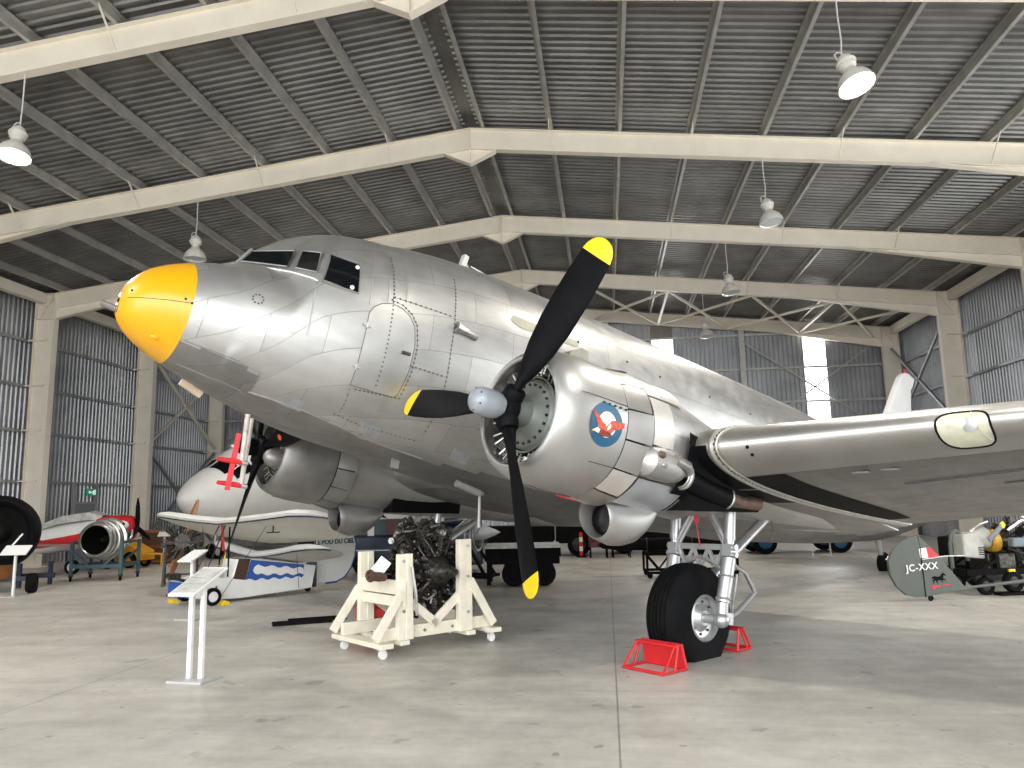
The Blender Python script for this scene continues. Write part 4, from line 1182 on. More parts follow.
def radial_engine(e, c, axis, R, n=9, rows=2, up=None, mats=('dark_steel', 'oily', 'steel'), clutter=26, seed=1, plain=False):
    """air cooled radial: crankcase, finned cylinders, pipes, accessories as parts of e"""
    rnd = random.Random(seed); c = V(c); ax = V(axis).normalized(); u = ax.orthogonal().normalized() if abs(ax.z) > .9 else (V((0, 0, 1)) - ax * ax.z).normalized(); w = ax.cross(u)
    D = lambda a: u * cos(a) + w * sin(a)
    r0 = R * .42
    f = MB().lathe([(-.42 * R, .001), (-.42 * R, r0 * .9), (.36 * R, r0 * .95), (.5 * R, r0 * .7), (.72 * R, r0 * .45), (.82 * R, r0 * .28), (1.05 * R, r0 * .16), (1.05 * R, .001)], c, ax, 28)
    f.build('crankcase', M[mats[0]], e, 35)
    for row in range(rows):
        off = (-.20 + .40 * row) * R if rows > 1 else 0
        for k in range(n):
            a = 2 * PI * (k + .5 * row) / n; d = D(a); f = MB()
            f.lathe([(r0 * .7, R * .13), (R * .95, R * .13), (R, R * .08), (R, .001)], c + ax * off, d, 10)
            for j in range(8):
                t = R * (.46 + .058 * j); f.lathe([(t, R * .13), (t, R * .19), (t + R * .018, R * .19), (t + R * .018, R * .13)], c + ax * off, d, 12)
            for sd in (-1, 1):
                t_ = ax.cross(d) * sd
                f.tube([c + ax * (off + .12 * R) + d * r0 + t_ * R * .06, c + ax * (off + .16 * R) + d * R * .95 + t_ * R * .11], R * .022, 6)
                f.box(c + ax * (off + .04 * R) + d * R * .97 + t_ * R * .1, (R * .09, R * .09, R * .12), Matrix((ax, t_, d)).transposed())
            f.build('cylinder', M[mats[1 if (k + row) % 3 else 2]], e, 30)
    f = MB()
    for k in range(n):
        a = 2 * PI * (k + .25) / n
        f.tube([c - ax * .4 * R + D(a) * r0 * .8, c - ax * .46 * R + D(a) * R * .6, c - ax * .34 * R + D(a + .12) * R * .9], R * .05, 8)
    f.build('intake_pipes', M[mats[1]], e, 40)
    if not plain:
        f = MB(); f.tube([c - ax * .5 * R + D(a) * R * .84 for a in [2 * PI * k / 30 for k in range(25)]], R * .07, 10); f.build('exhaust_collector', M['burnt'], e, 40)
    if not plain:
        f = MB(); f.torus(c + ax * .40 * R, ax, R * .5, R * .03, 30, 8); f.build('ignition_harness', M[mats[2]], e, 40)
    for k in range(clutter):
        a = rnd.uniform(0, 2 * PI); rr = rnd.uniform(.2, .80) * R; p = c + D(a) * rr + ax * R * rnd.choice([-.5, -.46, .42, .46, .5])
        f = MB()
        if rnd.random() < .72:
            q = c + D(a + rnd.uniform(-.8, .8)) * rnd.uniform(.3, .85) * R + ax * R * rnd.choice([-.6, -.5, .4]); m = (p + q) / 2 + D(a) * .08 * R
            f.tube([p, m, q], R * rnd.uniform(.015, .035), 6); f.build('pipe', M[rnd.choice(mats + ('steel',))], e, 40)
        else:
            f.lathe([(0, .001), (0, R * .055), (R * .10, R * .055), (R * .11, R * .035), (R * .15, R * .035), (R * .15, .001)], p, ax * rnd.choice([-1, 1]) + D(a) * .3, 10); f.build('accessory', M[rnd.choice(mats)], e, 35)


M['rigcowl'] = pbr('dirty_white_cowl', (.42, .41, .37), .45, 0, .15, 8)
M['slate'] = pbr('slate_blue_paint', (.13, .155, .17), .45, 0, .15, 8)
M['chred'] = pbr('chock_red', (.60, .018, .022), .42, 0, .1, 6)
M['standw'] = pbr('stand_white', (.78, .77, .74), .4, 0, .03, 4)
M['standbase'] = pbr('stand_base_grey', (.48, .48, .47), .4, .3, .05, 5)
M['panelgrey'] = pbr('panel_print', (.46, .46, .43), .3, 0, .25, 9)
M['printgrey'] = pbr('print_lines', (.42, .41, .40), .5)
M['oily'] = pbr('oily_black_metal', (.060, .053, .046), .32, .7, .75, 22, dirt=.6, dirtcol=(.012, .010, .009))
M['navy'] = pbr('navy_paint', (.008, .022, .055), .25, 0, .1, 3, coat=.5)
M['teal'] = pbr('teal_grey_paint', (.045, .085, .10), .5, 0, .12, 6)
M['maroon'] = pbr('maroon_paint', (.11, .022, .03), .5, 0, .2, 5)
M['brownwood'] = pbr('varnished_wood', (.30, .11, .035), .4, 0, .25, 6, coat=.3)
M['fabric'] = pbr('doped_fabric', (.62, .60, .53), .6, 0, .06, 2, bump=.05, bscale=4)
M['blue'] = pbr('bright_blue_paint', (.014, .085, .34), .4, 0, .08, 5)
M['army'] = pbr('olive_grey_paint', (.085, .096, .082), .55, 0, .08, 3)
M['cone'] = pbr('pale_cone', (.62, .63, .66), .4, .2, .06, 4)
M['brown'] = pbr('dark_brown_leather', (.07, .03, .018), .5, 0, .3, 7)


def chocks():
    chock('wheel_chock', 'red tube chock in front of the big near tyre, its wide sloping frame toward us', (.535, 8.36, 0), math.atan2(-.722, -.669), W=.52, Hh=.25, D=.36)
    chock('wheel_chock', 'red tube chock behind the big near tyre, mostly hidden with one triangle showing', (1.21, 9.28, 0), math.atan2(.722, .669), W=.46, Hh=.24, D=.26, plate=False)


def front_stands():
    info_stand('white information stand nearest the camera, two posts on a square floor plate', (-4.19, 7.62, 0), rad(-8), .30, .54, .86, 1.08, (-.068, .068), base=(.40, .36))
    info_stand('white information stand right behind the nearest one, only its sloping board top visible', (-6.55, 11.70, 0), rad(-8), .26, .40, .90, 1.05, (0,), card=False, base=(.36, .3))
    info_stand('small far information stand beside the yellow trailer, single white post', (-13.42, 22.3, 0), rad(20), .36, .26, .92, 1.04, (0,), card=False, base=(.3, .3))
    info_stand('white information stand before the black engine at the far left edge', (-12.23, 14.88, 0), rad(4), .56, .2, .85, 1.03, (0,), card=False, base=(.3, .3))


def engine_stand():
    e = thing('wooden_engine_stand', 'cream painted timber engine stand on small white castors under the propeller', 'stand', (-2.57, 8.66, 0), math.atan2(.738, .674))
    B = lambda nm, a, b, w, h, up=(0, 0, 1): MB().bar(a, b, w, h, up).build(nm, M['wood'], e, bevel=.006)
    L, W = 1.56, .88
    for v in (0.06, W - .06):
        B('long_sill', (-.05, v, .25), (L + .05, v, .25), .06, .14)
    for u in (.0, L):
        B('short_sill', (u, -.14, .155), (u, W + .14, .155), .16, .055, (0, 0, 1))
    B('short_sill', (.27, -.08, .155), (.27, W + .08, .155), .12, .05)
    B('short_sill', (1.22, -.08, .155), (1.22, W + .08, .155), .12, .05)
    for v, s in ((.0, -1), (W, 1)):
        for u, z, o in ((.27, 1.14, -1), (1.20, 1.27, 1)):
            f = MB(); f.prism([(-.07, .18), (.09, .18), (.06, z), (-.06, z)] if o < 0 else [(-.09, .18), (.07, .18), (.06, z), (-.06, z)], lambda a, b, c: (u + a, v + s * c * 1.0, b), (-.035, .035)); f.build('upright', M['wood'], e, bevel=.006)
            f = MB(); f.prism([(-.05, .18), (.05, .18), (.04, z), (-.04, z)], lambda a, b, c: (u + o * .085 * -1 + a, v - s * .0 + c, b), (-.045, .045)); f.build('upright', M['wood'], e, bevel=.006)
            B('brace', (u + o * .02, v + s * .05, .78 if o > 0 else .72), (u + o * .38, v + s * .05, .22), .045, .10)
            B('brace', (u - o * .03, v - s * .02, .66), (u - o * .50, v - s * .02, .30), .045, .10)
    for z, h in ((.755, .16), (.60, .12)):
        B('cross_plank', (.27, -.06, z), (.27, W + .05, z), .05, h)
    for u, v in ((0, 0), (0, W), (L, 0), (L, W)):
        c = (u + .02, v, .052); f = MB(); f.lathe([(-.018, .02), (-.018, .05), (.018, .05), (.018, .02)], c, (0, 1, 0), 20, cap=True); w_ = f.build('castor', M['standw'], e, 40)
        f = MB(); f.box((u, v, .118), (.09, .08, .014)); f.box((u + .01, v - .028, .085), (.05, .006, .075)); f.box((u + .01, v + .028, .085), (.05, .006, .075)); f.build('castor_fork', M['standw'], w_)
    for u, v, z in ((.27, -.04, 1.06), (1.20, -.04, 1.19), (1.20, -.04, .82), (.27, -.04, .5), (1.2, -.04, .4), (.6, .025, .25), (1.0, .025, .25)):
        f = MB().lathe([(0, .018), (.012, .018), (.012, .001)], (u, v, z), (0, -1, 0), 8); f.build('bolt', M['steel'], e)
    # the engine hung in it
    e2 = thing('radial_engine', 'oily black radial engine hung in the cream timber stand', 'engine', (-2.57, 8.66, 0), math.atan2(.738, .674))
    radial_engine(e2, (.93, .43, .88), (0, -1, .03), .56, 9, 2, clutter=170, seed=4, mats=('oily', 'oily', 'dark_steel'), plain=True)
    f = MB(); f.bar((.297, .78, .74), (1.14, .78, .74), .05, .06); f.build('mounting_bar', M['dark_steel'], e2)
    rnd = random.Random(9)
    for k in range(44):
        p = V((rnd.uniform(.45, 1.0), rnd.uniform(.28, .62), rnd.uniform(1.22, 1.48)))
        f = MB()
        if k % 2:
            f.tube([p, p + V((.10, -.03, .06)), p + V((.2, -.05, -.10))], rnd.uniform(.014, .035), 8)
        else:
            f.lathe([(0, .001), (0, .04), (.09, .038), (.09, .025), (.13, .025), (.13, .001)], p, (rnd.uniform(-1, 1), -.8, rnd.uniform(-.3, .8)), 10)
        f.build('accessory', M[('oily', 'oily', 'dark_steel', 'oily', 'steel')[k % 5]], e2, 35)
    f = MB(); f.tube([(.33, -.12, 1.0), (.37, -.14, .7), (.40, -.12, .45)], .018, 8); f.build('bright_pipe', M['steel'], e2, 40)
    # shackle and card on it, red box under it
    f = MB(); f.torus((0, 0, 0), (1, .25, 0), .055, .022, 20, 8); f.tube([(0, -.04, 0), (0, -.30, -.0)], .045, 10); f.box((0, -.14, 0), (.07, .2, .1))
    o = f.build('lifting_shackle', M['brown'], None, 40, loc=(-2.80, 8.98, .885)); o.rotation_euler = (0, 0, rad(48)); tag(o, 'dark brown lifting shackle lying on the plank of the timber stand', 'shackle')
    e3 = thing('data_card', 'white printed card leaning on the black engine in the timber stand', 'card', (-2.70, 9.08, .985), rad(10))
    R = Matrix.Rotation(rad(38), 3, 'Y') @ Matrix.Rotation(rad(-18), 3, 'X')
    f = MB(); f.box((0, 0, 0), (.15, .008, .20), R); f.build('card_sheet', M['standw'], e3)
    f = MB()
    for k in range(6):
        f.box(R @ V((0, -.006, .07 - .026 * k)), (.11, .002, .004), R)
    f.build('print_block', M['panelgrey'], e3)
    e4 = thing('tool_chest', 'red metal box standing on the floor under the timber engine stand', 'box', (-3.02, 9.75, 0), rad(30))
    f = MB(); f.box((0, 0, .22), (.36, .26, .40)); f.build('box_body', M['red'], e4, bevel=.01)
    f = MB(); f.box((0, 0, .44), (.37, .27, .04)); f.build('lid', M['red'], e4, bevel=.01)
    f = MB(); f.tube([(-.08, 0, .46), (-.07, 0, .52), (.07, 0, .52), (.08, 0, .46)], .01, 6); f.build('handle', M['dark_steel'], e4)
    for i, (dx, lb) in enumerate(((0, 'dark flat steel ramp lying on the floor left of the timber stand, farther one'), (-.12, 'dark flat steel ramp lying on the floor left of the timber stand, nearer one'))):
        e5 = thing('loading_ramp', lb, 'ramp', (-4.42 + dx, 11.55 - .30 * i, 0), rad(28), 'steel ramps on the floor')
        f = MB(); f.box((0, 0, .012), (.85, .16, .02)); f.build('plate', M['dark_steel'], e5)
        for y in (-.08, .08):
            f = MB(); f.box((0, y, .025), (.85, .015, .045)); f.build('side_rail', M['blackmat'], e5)


def flying_flea():
    e = thing('small_homebuilt_aircraft', 'tiny white and blue tandem-wing aeroplane with rounded lettered tail behind the front information stand', 'airplane', (-7.5, 13.65, 0), math.atan2(.805, .593))
    # fuselage box
    side = [(-.42, .22), (-.40, .42), (.0, .50), (.50, .42), (.61, .765), (.86, .76), (2.28, .53), (2.2, .10), (.66, .045), (.30, .06), (-.3, .14)]
    f = MB(); f.prism(side, lambda a, b, c: P3(a, c, b), (-.29, .29)); fu = f.build('fuselage', M['white'], e, bevel=.015)
    f = MB()
    wave = lambda a, b, z0, z1, n, amp: [(a + (b - a) * k / n, z0 + (z1 - z0) * k / n + amp * sin(k * 1.45)) for k in range(n + 1)]
    top = [(.87, .735), (2.0, .565)]
    blue = wave(.77, 1.95, .37, .33, 20, .022) + [(2.0, .36)] + top[::-1] + [(.855, .745), (.765, .39)]
    f.quad(*[P3(a, .298, b) for a, b in blue]); f.quad(*[P3(a, -.298, b) for a, b in blue]); f.build('blue_flash', M['blue'], fu)
    f = MB(); cl = wave(1.0, 2.02, .45, .38, 16, .022) + wave(1.98, 1.0, .50, .62, 14, .022)
    cl = cl + [(.93, .60), (.90, .54), (.93, .48)]
    f.quad(*[P3(a, .302, b) for a, b in cl]); f.build('white_cloud', M['white'], fu)
    f = MB(); f.prism([(-.44, .16), (-.43, .40), (-.28, .46), (-.25, .16)], lambda a, b, c: P3(a, c, b), (-.295, .295)); f.build('nose_band', M['blue'], fu)
    f = MB(); f.prism([(.515, .41), (.615, .77), (.85, .755), (.76, .37)], lambda a, b, c: P3(a, c, b), (-.296, .296)); f.build('seat_back', M['brown'], e)
    f = MB(); f.prism([(.0, .5), (.12, .50), (.30, .66), (.27, .68)], lambda a, b, c: P3(a, c, b), (-.2, .2)); f.build('windscreen', M['glassclear'], e)
    # wings
    def wing(nm, b, le0, te0, dih, tipr):
        rings = []; lines = []
        ys = [-b, -b * .985, -b * .95, -b * .88, -b * .75, -b * .5, -b * .25, 0, b * .25, b * .5, b * .75, b * .88, b * .95, b * .985, b]
        for y in ys:
            t = abs(y) / b; k = math.sqrt(max(1 - max((t - .72) / .28, 0) ** 2, .0025)); up = dih * t ** 1.3
            mx, mz = (le0[0] + te0[0]) / 2, (le0[1] + te0[1]) / 2
            lx, lz = mx + (le0[0] - mx) * k, mz + (le0[1] - mz) * k + up; tx, tz = mx + (te0[0] - mx) * k, mz + (te0[1] - mz) * k + up
            nx, nz = -(tz - lz), (tx - lx); l = math.hypot(nx, nz); nx, nz = nx / l, nz / l; c = l
            sec = [(0, 0), (.03, .055), (.12, .10), (.3, .105), (.6, .06), (1, .004), (.6, -.005), (.3, -.012), (.12, -.02), (.03, -.03)]
            rings.append([P3(lx + (tx - lx) * u + nx * w_ * c, y, lz + (tz - lz) * u + nz * w_ * c) for u, w_ in sec]); lines.append(P3(lx, y, lz))
        f = MB(); f.loft(rings); w_ = f.build(nm, M['fabric'], e, 30)
        f = MB(); f.loft([r_[:3] for r_ in rings], open_=True); f.v = [p + V((-.004, 0, .006)) for p in f.v]; f.build('leading_edge', M['white'], w_, 40)
        f = MB(); f.tube([r_[9] + V((-.006, 0, -.004)) for r_ in rings], .017, 6); f.build('edge_stripe', M['navy'], w_, 60)
        return rings
    wing('front_wing', 3.4, (.28, 1.47), (1.42, 1.00), .20, .3)
    r2 = wing('rear_wing', 2.0, (1.02, .79), (2.02, .58), .24, .3)
    # rudder with lettering
    rud = [(2.42, .18), (2.7, .14), (2.95, .14), (3.15, .22), (3.31, .40), (3.41, .65), (3.44, .90), (3.36, 1.13), (3.2, 1.30), (2.95, 1.38), (2.7, 1.34), (2.48, 1.15)]
    f = MB(); f.prism(rud, lambda a, b, c: P3(a, c, b), (-.025, .025)); ru = f.build('rudder', M['white'], e, bevel=.01)
    f = MB(); f.tube([P3(a, 0, b) for a, b in rud[1:10]], .03, 8); f.build('rudder_edge', M['blue'], ru, 50)
    f = MB(); f.box(P3(2.36, 0, .34), (.06, .3, .5)); f.build('stern_post', M['navy'], ru)
    lettering('LE POU DU CIEL', .135, M['navy'], ru, Matrix(((1, 0, 0, 2.40), (0, 0, -1, -.036), (0, 1, 0, .925), (0, 0, 0, 1))), .003)
    # pylon, engine, undercarriage
    for y in (-.2, .2):
        f = MB(); f.tube([P3(.0, y, .48), P3(.42, y * .6, 1.42)], .013, 8); f.build('pylon_strut', M['dark_steel'], e, 40)
        f = MB(); f.tube([P3(.45, y, .45), P3(.5, y * .6, 1.40)], .016, 8); f.build('pylon_strut', M['black'], e, 40)
    for y in (-1.3, 1.3):
        f = MB(); f.tube([P3(.3, y * .22, .12), P3(.62, y, 1.42)], .005, 5); f.tube([P3(1.9, y * .22, .12), P3(1.3, y * .9, .85)], .005, 5); f.build('bracing_wire', M['dark_steel'], e)
    f = MB(); f.box(P3(.62, 1.5, 1.34), (.02, .02, .16)); f.box(P3(.62, 1.5, 1.27), (.25, .03, .02)); f.build('wire_post', M['dark_steel'], e)
    f = MB(); f.lathe([(0, .001), (0, .05), (.05, .06), (.16, .06), (.2, .05), (.2, .001)], P3(-.56, 0, .52), (1, 0, 0), 14)
    for y in (-.2, .2):
        f.lathe([(0, .05), (.03, .06), (.06, .05), (.09, .06), (.12, .05), (.12, .001)], P3(-.48, y * .4, .52), (0, -y, 0), 12)
    f.tube([P3(-.5, .2, .5), P3(-.2, .25, .35), P3(.0, .3, .3)], .025, 8); f.build('engine', M['oily'], e, 35)
    f = MB(); f.tube([P3(-.35, -.56, .14), P3(-.05, -.56, .14), P3(-.05, .56, .14), P3(-.1, .3, .3)], .02, 8); f.tube([P3(0, .56, .14), P3(.2, .28, .3)], .015, 6); f.tube([P3(0, -.56, .14), P3(.2, -.28, .3)], .015, 6); f.build('axle', M['dark_steel'], e, 40)
    for y in (-.56, .56):
        wheel(e, P3(0, y, .155), (0, 1, 0), .155, .07, M['white'])
    wheel(e, P3(2.28, 0, .07), (0, 1, 0), .07, .04, M['dark_steel'], 'tail_wheel')
    f = MB(); f.tube([P3(2.05, 0, .12), P3(2.28, 0, .07)], .014, 6); f.build('tail_skid', M['dark_steel'], e)
    f = MB(); f.bar(P3(.38, .05, 1.42), P3(.42, .06, .92), .05, .006, (0, 1, 0)); f.build('warning_ribbon', M['redcloth'], e)
    # chocks
    A = Matrix.Rotation(math.atan2(.805, .593), 3, 'Z')
    for y, x, lb in ((.56, .20, 'small yellow chock behind the nearer wheel of the tiny white aeroplane'), (-.56, -.20, 'small yellow chock ahead of the farther wheel of the tiny white aeroplane')):
        p = A @ P3(x, y, 0) + V((-7.5, 13.65, 0)); f = MB(); s = 1 if x > 0 else -1
        f.prism([(-s * .06, 0), (s * .07, 0), (s * .07, .05), (s * .02, .07)], lambda a, b, c: (a, c, b), (-.11, .11))
        o = f.build('yellow_chock', M['ptip'], None, loc=p); o.rotation_euler = (0, 0, math.atan2(.805, .593)); tag(o, lb, 'chock', 'yellow chocks')


M['glassclear'] = glass_mat('clear_plastic', (.30, .32, .32), .1)


def white_airliner():
    ax = V((.37, .93, 0)); e = thing('white_propeller_airliner', 'white nosed airliner parked behind the tiny aeroplane, mostly hidden by the silver one', 'airplane', (-14.15, 24.2, 0), math.atan2(ax.y, ax.x))
    T = [(0, 2.05, 2.05, .0), (.03, 2.16, 1.94, .12), (.12, 2.30, 1.80, .26), (.35, 2.56, 1.60, .50), (.7, 2.84, 1.38, .74), (1.1, 3.10, 1.22, .94), (1.45, 3.30, 1.13, 1.06), (1.75, 3.56, 1.08, 1.14), (2.1, 3.80, 1.05, 1.2), (2.5, 3.94, 1.03, 1.25), (3.2, 4.0, 1.02, 1.28), (4.4, 4.0, 1.02, 1.3), (6, 4.0, 1.02, 1.3), (7.2, 3.7, 1.2, 1.12)]
    zt = smooth_table([(a, b) for a, b, c, d in T]); zb = smooth_table([(a, c) for a, b, c, d in T]); hw = smooth_table([(a, max(d, .02)) for a, b, c, d in T])
    def ring(x, n=40):
        t, b, h = interp(zt, x), interp(zb, x), interp(hw, x); return [P3(x, h * sin(2 * PI * k / n), (t + b) / 2 + (t - b) / 2 * cos(2 * PI * k / n)) for k in range(n)]
    f = MB(); f.loft([ring(x) for x in [.0, .02, .05, .1, .2, .35, .5, .7, .9, 1.1, 1.3, 1.45, 1.6, 1.75, 1.9, 2.1, 2.3, 2.5, 3, 3.6, 4.4, 5.2, 6, 7.2]]); fu = f.build('fuselage', M['white'], e, 40)
    def pt(x, z, o=.01):
        t, b, h = interp(zt, x), interp(zb, x), interp(hw, x); c = (t + b) / 2; q = max(1 - ((z - c) / ((t - b) / 2)) ** 2, 0)
        return x, h * math.sqrt(q) + o, z
    def win(pts, nm, s=1):
        f = MB(); n = 6; rows = []
        a, b, c, d = pts
        for i in range(n + 1):
            t = i / n; row = []
            for j in range(n + 1):
                k = j / n; x = (a[0] * (1 - k) + b[0] * k) * (1 - t) + (d[0] * (1 - k) + c[0] * k) * t; z = (a[1] * (1 - k) + b[1] * k) * (1 - t) + (d[1] * (1 - k) + c[1] * k) * t
                q = pt(x, z, .012); row.append(P3(q[0], s * q[1], q[2]))
            rows.append(row)
        f.loft(rows, open_=True); f.build(nm, M['glass'], fu)
    for s in (1, -1):
        def band(x0, x1, a0, a1, nm, sl=0):
            f = MB(); rows = []
            for i in range(9):
                t = i / 8; row = []
                for j in range(9):
                    a = a0 + (a1 - a0) * j / 8; x = x0 + (x1 - x0) * t + sl * j / 8
                    tt, bb, hh = interp(zt, x), interp(zb, x), interp(hw, x); row.append(P3(x - .012, s * (hh + .01) * sin(a), (tt + bb) / 2 + ((tt - bb) / 2 + .01) * cos(a)))
                rows.append(row)
            f.loft(rows, open_=True); f.build(nm, M['glass'], fu)
        band(1.14, 1.60, .06, .80, 'windscreen_pane', .12); band(1.46, 2.1, .84, 1.16, 'cockpit_window', .10)
        for x in (3.6, 4.4, 5.2):
            win([(x, 2.55), (x, 2.95), (x + .32, 2.95), (x + .32, 2.55)], 'cabin_window', s)
        f = MB(); q = pt(2.45, 2.5, .006); f.ball(P3(q[0], s * q[1], q[2]), .06, 8, 6, (1, .3, 1)); f.build('static_port', M['panelgrey'], fu)
    f = MB(); f.torus(P3(.98, 0, 2.06), (1, 0, .0), .79, .006, 40, 5); 
    f = MB(); f.tube([P3(1.6, 0, 1.2), P3(1.55, 0, .3)], .06, 10); ng = f.build('nose_leg', M['silver'], e, 40)
    for y in (-.14, .14):
        wheel(e, P3(1.55, y, .26), (0, 1, 0), .26, .16, M['silver'])
    # high engine on the far wing with a polished spinner
    f = MB(); f.box(P3(6.2, -1.5, 3.9), (1.4, 2.8, .22)); f.build('wing_stub', M['white'], e, bevel=.08)
    f = MB().lathe([(0, .2), (.1, .34), (.4, .36), (1.6, .36), (2.4, .25), (2.5, .001)], P3(4.7, -2.7, 4.2), (1, 0, 0), 24); en = f.build('engine_nacelle', M['white'], e, 40)
    f = MB().lathe([(-.40, .001), (-.38, .12), (-.32, .22), (-.2, .31), (0, .36), (.06, .35), (.06, .001)], P3(4.7, -2.7, 4.2), (1, 0, 0), 24); f.build('spinner', M['silver'], en, 50)
    f = MB(); f.box(P3(6, 0, .55), (.5, .4, 1.1)); f.build('support_trestle', M['dark_steel'], e)


def aero_engine():
    e = thing('aero_engine', 'dark radial engine with a brown wooden propeller standing behind the tiny aeroplane', 'engine', (-10.12, 17.6, 0), rad(-62))
    radial_engine(e, (.28, 0, .98), (-1, 0, 0), .46, 7, 1, mats=('oily', 'oily', 'dark_steel'), clutter=30, seed=5, plain=True)
    f = MB()
    for y in (-.35, .35):
        f.bar((.5, y, .95), (.25, y, .04), .05, .05); f.bar((.5, y, .95), (1.0, y, .04), .05, .05); f.bar((.15, y, .04), (1.1, y, .04), .06, .06)
    f.bar((.5, -.35, .95), (.5, .35, .95), .05, .05); f.bar((.25, -.35, .2), (.25, .35, .2), .04, .04); f.build('steel_stand', M['dark_steel'], e)
    f = MB().lathe([(-.14, .001), (-.14, .08), (.02, .09), (.02, .001)], (-.42, 0, .98), (1, 0, 0), 14); f.build('propeller_hub', M['dark_steel'], e, 40)
    for a in (17, 197):
        d = V((0, sin(rad(a)), cos(rad(a)))); t = V((0, cos(rad(a)), -sin(rad(a)))); rings = []
        for r_, c, th, be in ((0, .09, .09, 70), (.15, .12, .08, 60), (.35, .17, .055, 40), (.6, .165, .04, 28), (.85, .12, .03, 22), (.98, .07, .02, 20), (1.02, .01, .01, 20)):
            be = rad(be); cd = t * cos(be) + V((1, 0, 0)) * sin(be); nd = V((1, 0, 0)) * cos(be) - t * sin(be)
            rings.append([V((-.47, 0, .98)) + d * r_ + cd * c / 2 * cos(q) + nd * th / 2 * sin(q) for q in [2 * PI * k / 14 for k in range(14)]])
        f = MB(); f.loft(rings); f.build('propeller_blade', M['brownwood'], e, 60)
    e = thing('wooden_crate', 'brown wooden packing case behind the brown propeller', 'crate', (-14.5, 23.7, 0), rad(15))
    f = MB(); f.box((0, 0, .55), (.8, .6, 1.02)); f.build('case', pbr('case_wood', (.11, .05, .028), .6, 0, .3, 7), e)
    for z in (.1, .55, 1.03):
        f = MB(); f.box((0, 0, z), (.84, .64, .08)); f.build('batten', M['brownwood'], e)


